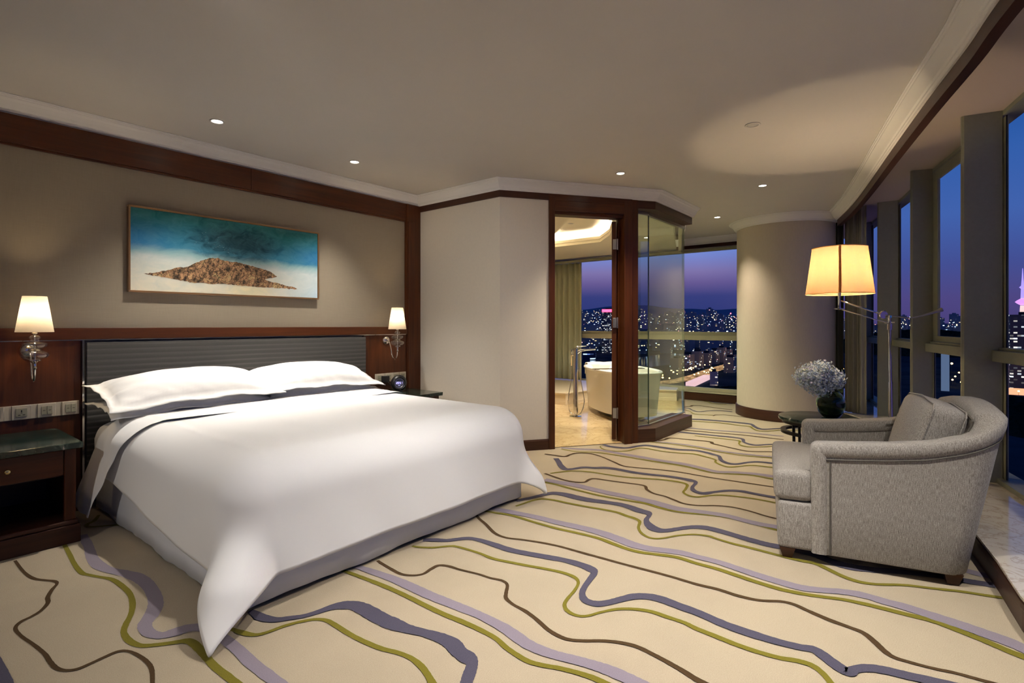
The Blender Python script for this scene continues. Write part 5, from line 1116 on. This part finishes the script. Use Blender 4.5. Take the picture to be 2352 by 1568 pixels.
# ================================================================== CURTAINS
def curtain(name, path, z0, z1, mat, amp, freq, label, group=None, flare=0.0, n=None):
    P = [Vector(p) for p in path]; Ls = [0]
    for a, c in zip(P, P[1:]): Ls.append(Ls[-1]+(c-a).length)
    tot = Ls[-1]; n = n or int(tot*freq*18)+8
    def at_(s):
        for i in range(len(P)-1):
            if s <= Ls[i+1]+1e-9: 
                d = (P[i+1]-P[i]).normalized(); return P[i]+d*(s-Ls[i]), Vector((-d.y, d.x))
        return P[-1], Vector((0, 1))
    t = thing(name, (P[0].x, P[0].y, 0), label, 'curtain', group)
    def fn(u, v):
        s = u*tot; p, nn = at_(s); am = amp*(0.75+0.25*math.sin(s*7))*(1-0.25*v); ph = s*freq*2*PI+0.5*math.sin(s*11)
        o = nn*am*(math.sin(ph)+0.25*math.sin(2*ph+0.6)); q = p+o
        return (q.x-P[0].x, q.y-P[0].y, lerp(z0, z1, v))
    b = B(); b.grid(fn, n, 8); o = b.obj('drape', mat, t, smooth=True); md = o.modifiers.new('t', 'SOLIDIFY'); md.thickness = 0.003
    return t
curtain('curtain', [(7.66, 1.03), (7.60, 0.95), (7.55, 0.87)], 0.147, 2.60, plain('dark_green_drape', (0.035, 0.038, 0.03), 0.85), 0.028, 14, 'dark green blackout curtain bunched against the round column')
curtain('curtain', [(7.565, 0.875), (7.50, 0.79), (7.455, 0.72)], 0.147, 2.60, m_drape, 0.020, 13, 'grey green curtain between the dark drape and the window')
curtain('curtain', [(7.465, 0.735), (7.43, 0.665), (7.42, 0.64)], 0.150, 2.60, m_drapel, 0.016, 14, 'pale grey curtain edge closest to the window pane')
t = curtain('bath_curtain', [(8.26, 5.02), (8.26, 6.12)], 0.20, 2.33, m_drapeb, 0.040, 8.5, 'sage green pleated curtain at the bathroom window behind the tub filler')
b = B(); b.box(-0.05, -3.3, 2.335, 0.045, 1.1, 2.375); tr_ = b.obj('curtain_track', m_frame, t)

# ================================================================== BATHTUB AND FILLER
TBX, TBY, TA = 6.42, 3.30, R(50)
tb = thing('bathtub', (TBX, TBY, 0.0085), 'white oval freestanding bathtub with tapered sides behind the door', 'bathtub', rz=TA)
b = B(); A_, Bx = 0.78, 0.40
def sup(a, e=2.6): 
    c, s = math.cos(a), math.sin(a); return math.copysign(abs(c)**(2/e), c), math.copysign(abs(s)**(2/e), s)
PR = [(0.70, 0.070), (0.88, 0.072), (0.905, 0.25), (0.935, 0.45), (0.958, 0.575), (0.965, 0.585), (0.995, 0.592), (1.0, 0.602), (0.995, 0.612), (0.975, 0.616), (0.93, 0.612), (0.90, 0.59), (0.86, 0.42), (0.78, 0.22), (0.66, 0.15), (0.4, 0.13), (0.0, 0.128)]
rows = []; ns = 72
for f, z in PR:
    if f == 0: rows.append([b.bm.verts.new((0, 0, z))]*ns); continue
    k = 0.0 if f > 0.94 else (0.94-f)
    rows.append([b.bm.verts.new((A_*f*sup(2*PI*i/ns)[0], Bx*(f-k*0.0)*sup(2*PI*i/ns)[1], z)) for i in range(ns)])
for a, c in zip(rows, rows[1:]):
    for i in range(ns):
        j = (i+1) % ns
        if c[0] is c[1]: b.face((a[i], a[j], c[0]))
        else: b.face((a[i], a[j], c[j], c[i]))
b.obj('tub_shell', m_tub, tb, smooth=True, angle=60)
b = B(); b.lathe([(0, 0.0), (0.50, 0.0), (0.56, 0.069), (0, 0.069)], 0, 0, 48, sx=1.0, sy=0.48); b.obj('tub_plinth', plain('olive_grey_plinth', (0.22, 0.21, 0.15), 0.4), tb, smooth=True, angle=40)
tw = thing('towel', (TBX, TBY, 0), 'white towel folded over the far rim of the bathtub', 'towel', rz=TA)
b = B()
def tww(u, v):
    y = lerp(-0.34, 0.22, u); s = lerp(-0.26, 0.20, v); x0 = 0.735
    if s < -0.03: x, z = x0-0.045, 0.632+(s+0.03)
    elif s > 0.05: x, z = x0+0.055, 0.632-(s-0.05)
    else: x, z = x0+lerp(-0.045, 0.055, (s+0.03)/0.08), 0.636+0.004*math.cos(s*30)
    return (x+0.006*math.sin(y*35+s*9), y, z+0.004*math.sin(y*22))
b.grid(tww, 26, 30); o = b.obj('towel_cloth', m_towel, tw, smooth=True); md = o.modifiers.new('t', 'SOLIDIFY'); md.thickness = 0.014; md.offset = 1
FX, FY = 5.857, 3.653
ft = thing('tub_filler', (FX, FY, 0.0085), 'tall chrome floor standing bath mixer with looping hose beside the tub', 'bath mixer', rz=R(-40))
b = B(); b.lathe([(0, 0), (0.075, 0), (0.078, 0.008), (0.03, 0.014), (0, 0.014)], 0, 0, 32); b.obj('floor_plate', m_chrome, ft, smooth=True, angle=40)
b = B(); b.lathe([(0, 0.0142), (0.031, 0.0142), (0.031, 0.875), (0.027, 0.885), (0, 0.885)], 0, 0, 28); b.obj('column', m_chrome, ft, smooth=True, angle=40)
b = B(); b.tube(catmull([(0.02, 0, 0.82), (0.06, 0, 0.853), (0.12, 0, 0.862), (0.27, 0, 0.872)], 6), [0.017]*6+[0.014]*7+[0.010]*6, 12); b.obj('spout', m_chrome, ft, smooth=True)
b = B(); b.tube([(0, 0, 0.886), (0.02, 0, 0.905), (0.15, 0, 0.918)], [0.014, 0.010, 0.005], 10); b.obj('lever', m_chrome, ft, smooth=True)
b = B(); b.tube([(-0.055, 0, 0.66), (-0.055, 0, 0.86), (-0.05, 0, 0.88)], [0.009, 0.011, 0.012], 12); b.tube([(-0.03, 0, 0.80), (-0.058, 0, 0.80)], 0.012, 10); b.obj('hand_shower', m_chrome, ft, smooth=True)
b = B(); b.tube(catmull([(-0.055, 0, 0.66), (-0.065, 0, 0.45), (-0.10, 0.0, 0.22), (-0.085, 0, 0.08), (-0.02, -0.045, 0.028), (0.06, -0.045, 0.06), (0.11, -0.02, 0.20), (0.08, 0.0, 0.42), (0.045, 0, 0.60), (0.032, 0, 0.63)], 8), 0.006, 8); b.obj('hose', m_chrome, ft, smooth=True)
tr = thing('bath_tray', (6.28, 3.13, 0.0), 'small chrome caddy hooked on the tub rim with white cloth', 'bath caddy', rz=TA+PI/2)
b = B(); 
for y in (-0.05, -0.017, 0.017, 0.05): b.tube([(-0.22, y, 0.632), (0.46, y, 0.632)], 0.004, 8)
for x in (-0.22, 0.46): b.tube([(x, -0.055, 0.632), (x, 0.055, 0.632)], 0.005, 8)
b.obj('wire_rack', m_chrome, tr)

# ================================================================== THE CITY AT NIGHT, 80 m BELOW
ZG = -80.0
rng = random.Random(42)
gm = M('hazy_ground'); gv = gm.co((1,1,1)); gn = gm.noise(gv, 0.012, 6, 0.65)
gm.set(gm.ramp(gn, [(0.35, (0.05, 0.08, 0.11)), (0.65, (0.10, 0.14, 0.20))]), 0.95, spec=0.0)  # bluish ground colour has the distance haze painted in
b = B(); b.box(60, -9000, ZG-5, 12000, 9000, ZG); struct(b.obj('ground', gm.m))
def windows(name, base, cell, p_lit, cols, strength, warm=(1.0, 0.75, 0.42)):
    m = M(name); g = m.n('ShaderNodeNewGeometry'); mpn = m.n('ShaderNodeMapping'); mpn.inputs['Scale'].default_value = tuple(1/c for c in cell); m.l(g.outputs['Position'], mpn.inputs[0])
    fl_ = m.n('ShaderNodeVectorMath', operation='FLOOR'); m.l(mpn.outputs[0], fl_.inputs[0]); fr_ = m.n('ShaderNodeVectorMath', operation='FRACTION'); m.l(mpn.outputs[0], fr_.inputs[0])
    wnz = m.n('ShaderNodeTexWhiteNoise', noise_dimensions='3D'); m.l(fl_.outputs[0], wnz.inputs['Vector'])
    lit = m.math('GREATER_THAN', wnz.outputs['Value'], 1-p_lit)
    s_ = m.n('ShaderNodeSeparateXYZ'); m.l(fr_.outputs[0], s_.inputs[0])
    win = m.math('MULTIPLY', m.math('GREATER_THAN', s_.outputs[2], 0.35), m.math('LESS_THAN', s_.outputs[2], 0.85))
    sc_ = m.n('ShaderNodeSeparateColor'); m.l(wnz.outputs['Color'], sc_.inputs[0])
    col = m.ramp(sc_.outputs[1], cols, 'CONSTANT')
    strength_ = m.math('MULTIPLY', m.math('POWER', sc_.outputs[2], 2.0), strength*2.2); gx = m.n('ShaderNodeSeparateXYZ'); m.l(g.outputs['Normal'], gx.inputs[0]); up = m.math('LESS_THAN', gx.outputs[2], 0.5)
    e = m.math('MULTIPLY', m.math('MULTIPLY', lit, win), up)
    m.set(base, 0.8, spec=0.1); m.l(col, m.b.inputs['Emission Color']); m.l(m.math('MULTIPLY', e, strength_), m.b.inputs['Emission Strength'])
    return m.m
WC = [(0, (1.0, 0.72, 0.40)), (0.35, (1.0, 0.86, 0.62)), (0.55, (0.75, 0.86, 1.0)), (0.8, (0.45, 0.62, 1.0)), (0.93, (1.0, 0.35, 0.40))]
m_far = windows('hazy_tower_facade', (0.22, 0.28, 0.42), (4.6, 4.6, 4.2), 0.085, WC, 3.4)  # blue in the base colour imitates haze over the far towers
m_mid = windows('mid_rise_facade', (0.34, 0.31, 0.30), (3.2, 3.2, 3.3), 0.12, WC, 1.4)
m_apt = windows('apartment_facade', (0.60, 0.48, 0.48), (4, 4, 3.5), 0.30, [(0, (1.0, 0.72, 0.5)), (0.5, (1, 0.9, 0.8))], 0.8)
m_off = windows('bright_office_facade', (0.16, 0.16, 0.18), (3.6, 3.6, 3.7), 0.34, [(0, (0.85, 0.92, 1.0)), (0.6, (1, 0.93, 0.85))], 0.75)
m_roof = plain('dark_roof', (0.04, 0.045, 0.06), 0.9, spec=0.05)
def block(name, x, y, w, d, h, mat, label, cat='building', group=None, rz=0.0, crown=None):
    o = B(); o.box(-w/2, -d/2, 0, w/2, d/2, h); o.mi = 1; o.box(-w*0.25, -d*0.25, h, w*0.25, d*0.25, h+3.5); o = o.obj(name, [mat, m_roof], rec=False)
    o.location = (x, y, ZG); o.rotation_euler = (0, 0, rz); return tag(o, label, cat, group)
protos = []
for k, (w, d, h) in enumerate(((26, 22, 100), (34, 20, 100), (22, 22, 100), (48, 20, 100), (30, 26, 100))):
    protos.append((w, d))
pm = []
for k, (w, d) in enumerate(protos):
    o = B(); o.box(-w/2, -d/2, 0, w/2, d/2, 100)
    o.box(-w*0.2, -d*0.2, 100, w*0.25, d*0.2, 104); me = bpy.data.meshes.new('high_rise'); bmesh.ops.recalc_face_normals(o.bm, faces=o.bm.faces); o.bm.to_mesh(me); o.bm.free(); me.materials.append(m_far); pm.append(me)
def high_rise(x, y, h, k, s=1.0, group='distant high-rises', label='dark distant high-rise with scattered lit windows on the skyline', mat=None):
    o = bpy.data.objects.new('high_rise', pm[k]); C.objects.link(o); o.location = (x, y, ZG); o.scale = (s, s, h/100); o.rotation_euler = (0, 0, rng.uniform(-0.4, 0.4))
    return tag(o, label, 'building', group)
beacon_pts = []
PLACED = [(1500, 370), (1430, 362), (1360, 352)]
def skyline(a0, a1, n, d0, d1, e0, e1, lab, grp, mind=0):
    for i in range(n):
        for _t in range(60):
            a = R(lerp(a0, a1, (i+rng.uniform(0.1, 0.9))/n)); d = rng.uniform(d0, d1)
            if all((d*math.cos(a)-q[0])**2+(d*math.sin(a)-q[1])**2 > 80**2 for q in PLACED): break
        PLACED.append((d*math.cos(a), d*math.sin(a))); el = rng.uniform(e0, e1); x, y = d*math.cos(a), d*math.sin(a)
        dep = x*0.7793+y*0.6267; h = 81.2+math.tan(R(el))*dep
        high_rise(x, y, max(25, h), rng.randrange(5), rng.uniform(0.9, 1.5), grp, lab)
        if rng.random() < 0.10 and el > 0.9: beacon_pts.append((x, y, ZG+h*1.04+4.3))
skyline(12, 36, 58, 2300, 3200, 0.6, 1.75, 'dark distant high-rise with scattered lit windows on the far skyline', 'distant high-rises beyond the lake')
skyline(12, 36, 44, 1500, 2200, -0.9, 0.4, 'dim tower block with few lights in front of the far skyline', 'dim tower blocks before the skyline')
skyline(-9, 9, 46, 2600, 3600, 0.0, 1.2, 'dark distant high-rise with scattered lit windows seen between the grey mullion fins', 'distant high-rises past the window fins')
for x, y, z in beacon_pts[:14]:
    b = B(); b.lathe([(0, -4), (4, 0), (0, 4)], 0, 0, 6); o = b.obj('beacon_light', emis('red_beacon', (1.0, 0.12, 0.18), 6) if 'red_beacon' not in bpy.data.materials else bpy.data.materials['red_beacon']); o.location = (x, y, z)
    tag(o, 'red warning light on top of a distant high-rise', 'beacon', 'red rooftop beacons')
# hills
def hills(name, a0, a1, d, hts, mat, label):
    b = B(); n = 60
    def fn(u, v):
        a = R(lerp(a0, a1, u)); rr = d*(1+0.25*v); h = interp(hts, u)*(math.sin(PI*min(1, v*1.0))**0.8)*(1+0.05*math.sin(u*14)+0.02*math.sin(u*43)); return (rr*math.cos(a), rr*math.sin(a), ZG+h)
    b.grid(fn, n, 12); o = b.obj(name, mat, smooth=True); return struct(o) if name == 'hills' else o
m_hill = plain('hazy_hill', (0.42, 0.52, 0.80), 1.0, spec=0)  # pale blue stands in for air haze, not the hill's own colour
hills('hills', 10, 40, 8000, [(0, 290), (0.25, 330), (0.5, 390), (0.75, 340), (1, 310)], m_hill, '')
# dark wooded rise seen through the right-hand bays
def canopy(name, cx_, cy_, rx, ry, h, label, n=26, mat=None):
    b = B()
    def fn(u, v):
        a = 2*PI*u; r = v; x = cx_+rx*r*math.cos(a); y = cy_+ry*r*math.sin(a)
        z = h*(1-r**2)**0.7 if r < 1 else 0
        z += (4.0*math.sin(x*0.31)*math.cos(y*0.27)+3*math.sin(x*0.83+y*0.5))*(0.5 if z > 2 else 0)
        return (x, y, ZG+max(z, -1))
    b.grid(fn, n*3, n, cu=True); o = b.obj(name, mat or m_tree, smooth=True); tag(o, label, 'trees', kind='stuff'); return o
m_tree = speck('dark_tree_canopy', (0.010, 0.024, 0.020), (0.03, 0.055, 0.045), 0.15, 1.0, spec=0, kind='Object')
canopy('tree_canopy', 1950, 30, 250, 260, 66, 'dark wooded hill beyond the window fins')
canopy('tree_canopy', 640, -60, 120, 45, 13, 'dark tree tops low behind the armchair window')
canopy('tree_canopy', 780, 356, 48, 28, 13, 'dark lakeside trees beyond the glass bathroom')
canopy('tree_canopy', 600, 175, 70, 50, 10, 'dark park trees below the far window')
# lake
b = B(); b.prism([q[:2] for q in catmull([(890, 420), (960, 500), (1120, 560), (1253, 575), (1438, 585), (1380, 510), (1250, 455), (1083, 425), (980, 425), (890, 420)], 5)[:-1]], ZG+0.2, ZG+0.5)
o = b.obj('lake', plain('lake_water', (0.10, 0.12, 0.15), 0.12, spec=0.8)); tag(o, 'pale lake reflecting the dusk sky beyond the glass corner', 'lake')
# boulevard with traffic glow, and its lamps
RD = [(560, 300), (661, 303), (766, 291), (850, 297), (908, 307), (1148, 330), (1500, 370)]
b = B(); b.sweep(RD, [(-13, ZG+0.1), (13, ZG+0.1), (13, ZG+0.4), (-13, ZG+0.4)])
rm = M('lit_traffic_road'); rv = rm.co((1,1,1)); rn = rm.noise(rv, 0.09, 4, 0.8)
rm.set((0.06, 0.05, 0.045), 0.8); rm.l(rm.ramp(rn, [(0.3, (1.0, 0.42, 0.10)), (0.6, (1.0, 0.62, 0.30)), (0.7, (1.0, 0.30, 0.22))]), rm.b.inputs['Emission Color']); rm.l(rm.ramp(rn, [(0.42, (0.08,)*3), (0.62, (1,1,1)), (0.8, (1,1,1))]), rm.b.inputs['Emission Strength'])
o = b.obj('boulevard', rm.m); tag(o, 'busy boulevard with amber traffic trails running past the lake', 'road')
m_sl = emis('amber_street_lamp', (1.0, 0.55, 0.16), 14); m_pole = plain('lamp_pole_grey', (0.1, 0.1, 0.1), 0.8)
def lamp_proto():
    b = B(); b.lathe([(0, 8.3), (0.8, 8.6), (1.1, 9.3), (0.8, 10.0), (0, 10.3)], 0, 0, 10); b.mi = 1; b.lathe([(0.15, 0), (0.12, 8.2)], 0, 0, 6)
    return b.obj('street_lamp', [m_sl, m_pole], rec=False)
pl_ = None
def street_lamp(x, y, lab, grp, s=1.0):
    global pl_
    if pl_ is None: pl_ = lamp_proto(); o = pl_
    else: o = pl_.copy(); C.objects.link(o)
    o.location = (x, y, ZG); o.scale = (s, s, s); return tag(o, lab, 'street lamp', grp)
tot = 0
RC = catmull(RD, 6)
for i in range(0, len(RC)):
    for sgn in (-1, 1):
        if rng.random() < 0.22: continue
        p, q = RC[max(i-1, 0)], RC[min(i+1, len(RC)-1)]; d = Vector((q[0]-p[0], q[1]-p[1])).normalized(); street_lamp(RC[i][0]-d.y*sgn*16, RC[i][1]+d.x*sgn*16, 'amber street lamp beside the busy boulevard', 'street lamps on the boulevard', rng.uniform(0.7, 1.25))
# bright market canopy and apartment blocks by the boulevard
b = B(); b.box(-60, -5, 0, 60, 5, 6); o = b.obj('market_hall', emis('lit_market_roof', (1.0, 0.62, 0.60), 0.9)); o.location = (742, 260, ZG); o.rotation_euler = (0, 0, 0.14); tag(o, 'long glowing pink white market hall beside the boulevard', 'building')
block('apartment_block', 716, 231, 11, 10, 19, m_apt, 'pale pink apartment block standing right of the glowing market hall', rz=0.3)
for i in range(7):
    x = lerp(860, 1250, i/6); block('apartment_block', x, lerp(338, 372, i/6)+0.02*i, 34, 14, 26+3*(i % 3), m_mid, 'mid-rise apartment block in the row behind the boulevard', group='mid-rise row behind the boulevard', rz=0.1)
for i in range(5):
    x = lerp(940, 1300, i/4); block('apartment_block', x, lerp(276, 314, i/4), 30, 16, 26, m_mid, 'mid-rise block on the near side of the boulevard', group='mid-rise row before the boulevard', rz=0.1)
# red-signed office and hexagonal blue lit hall seen through the door
ob = block('office_tower', 1380, 745, 44, 30, 126, m_off, 'office tower with lit floors and red rooftop sign seen through the door', rz=R(-62))
b = B(); b.box(-21, -15.6, 118, 21, -15.1, 126); b.obj('roof_sign', emis('red_sign', (1.0, 0.05, 0.12), 5), ob)
b = B(); b.lathe([(0, 0), (24, 0), (24, 20), (18, 25), (0, 26)], 0, 0, 8); o = b.obj('arena_hall', [windows('blue_hall_facade', (0.04, 0.06, 0.12), (9, 9, 5), 0.45, [(0, (0.25, 0.4, 1.0)), (0.7, (0.6, 0.8, 1.0))], 0.9)]); o.location = (1002, 600, ZG); tag(o, 'low eight sided hall with blue lights seen above the bathtub', 'building')
# right-hand bays: broadcasting tower, slab under it, orange forecourt, white tower
tt = thing('broadcast_tower', (1400, -128, ZG), 'slender broadcasting tower lit violet and white with a glowing orange shaft', 'tower')
b = B(); b.lathe([(5, 0), (4, 110), (3.5, 118)], 0, 0, 12); b.obj('shaft', emis('tower_white', (1.0, 0.70, 0.62), 1.0), tt)
b = B(); b.lathe([(3.6, 119), (8, 122), (11, 125), (8, 128), (3.5, 131)], 0, 0, 20); b.obj('observation_deck', emis('tower_pink', (0.80, 0.34, 0.95), 1.1), tt)
b = B(); b.lathe([(3.0, 131), (2.4, 150), (5, 153), (2.2, 156), (1.4, 168), (0.5, 188), (0, 190)], 0, 0, 12); b.obj('mast', emis('tower_violet', (0.42, 0.30, 1.0), 1.2), tt)
block('office_slab', 931, -92, 24, 40, 94, m_off, 'office slab with ribbon windows below the violet broadcasting tower', rz=0.05)
block('office_block', 902, -66, 9, 8, 40, m_apt, 'narrow pinkish block with dotted lights beside the office slab')
b = B(); b.box(-16, -22, 0, 16, 22, 5); o = b.obj('forecourt_canopy', emis('orange_forecourt', (1.0, 0.42, 0.18), 1.3)); o.location = (858, -76, ZG); tag(o, 'orange glowing forecourt canopy at the foot of the office slab', 'canopy')
block('white_tower', 841, -8, 8, 8, 45, plain('floodlit_white_render', (0.55, 0.62, 0.72), 0.7, Emission_Color=(0.35, 0.5, 0.7, 1), Emission_Strength=0.25), 'slim floodlit white tower seen behind the sash window')
for x, y, s in ((1177,-20,1.6),(1150,-32,1.2),(1080,-14,1.3),(1040,-26,1.0),(960,-20,1.0),(930,-30,1.1),(900,-16,1.0),(880,-24,0.9),(1000,62,1.2),(1060,70,1.0),(900,60,1.0),(850,52,1.0),(1000,118,1.1),(900,108,1.0),(820,96,1.0),(760,-90,1.0),(800,-70,0.9),(620,40,0.8)):
    street_lamp(x, y, 'street lamp glowing among dark trees beyond the window fins', 'street lamps among the trees', s)
for i in range(26):
    a = R(rng.uniform(15, 31)); d = rng.uniform(1150, 1450)
    if (850 < d*math.cos(a) < 1480 and 400 < d*math.sin(a) < 630) or d*math.sin(a) < 400: continue
    street_lamp(d*math.cos(a), d*math.sin(a), 'street lamp across the lake before the tower blocks', 'street lamps across the lake', 1.3)
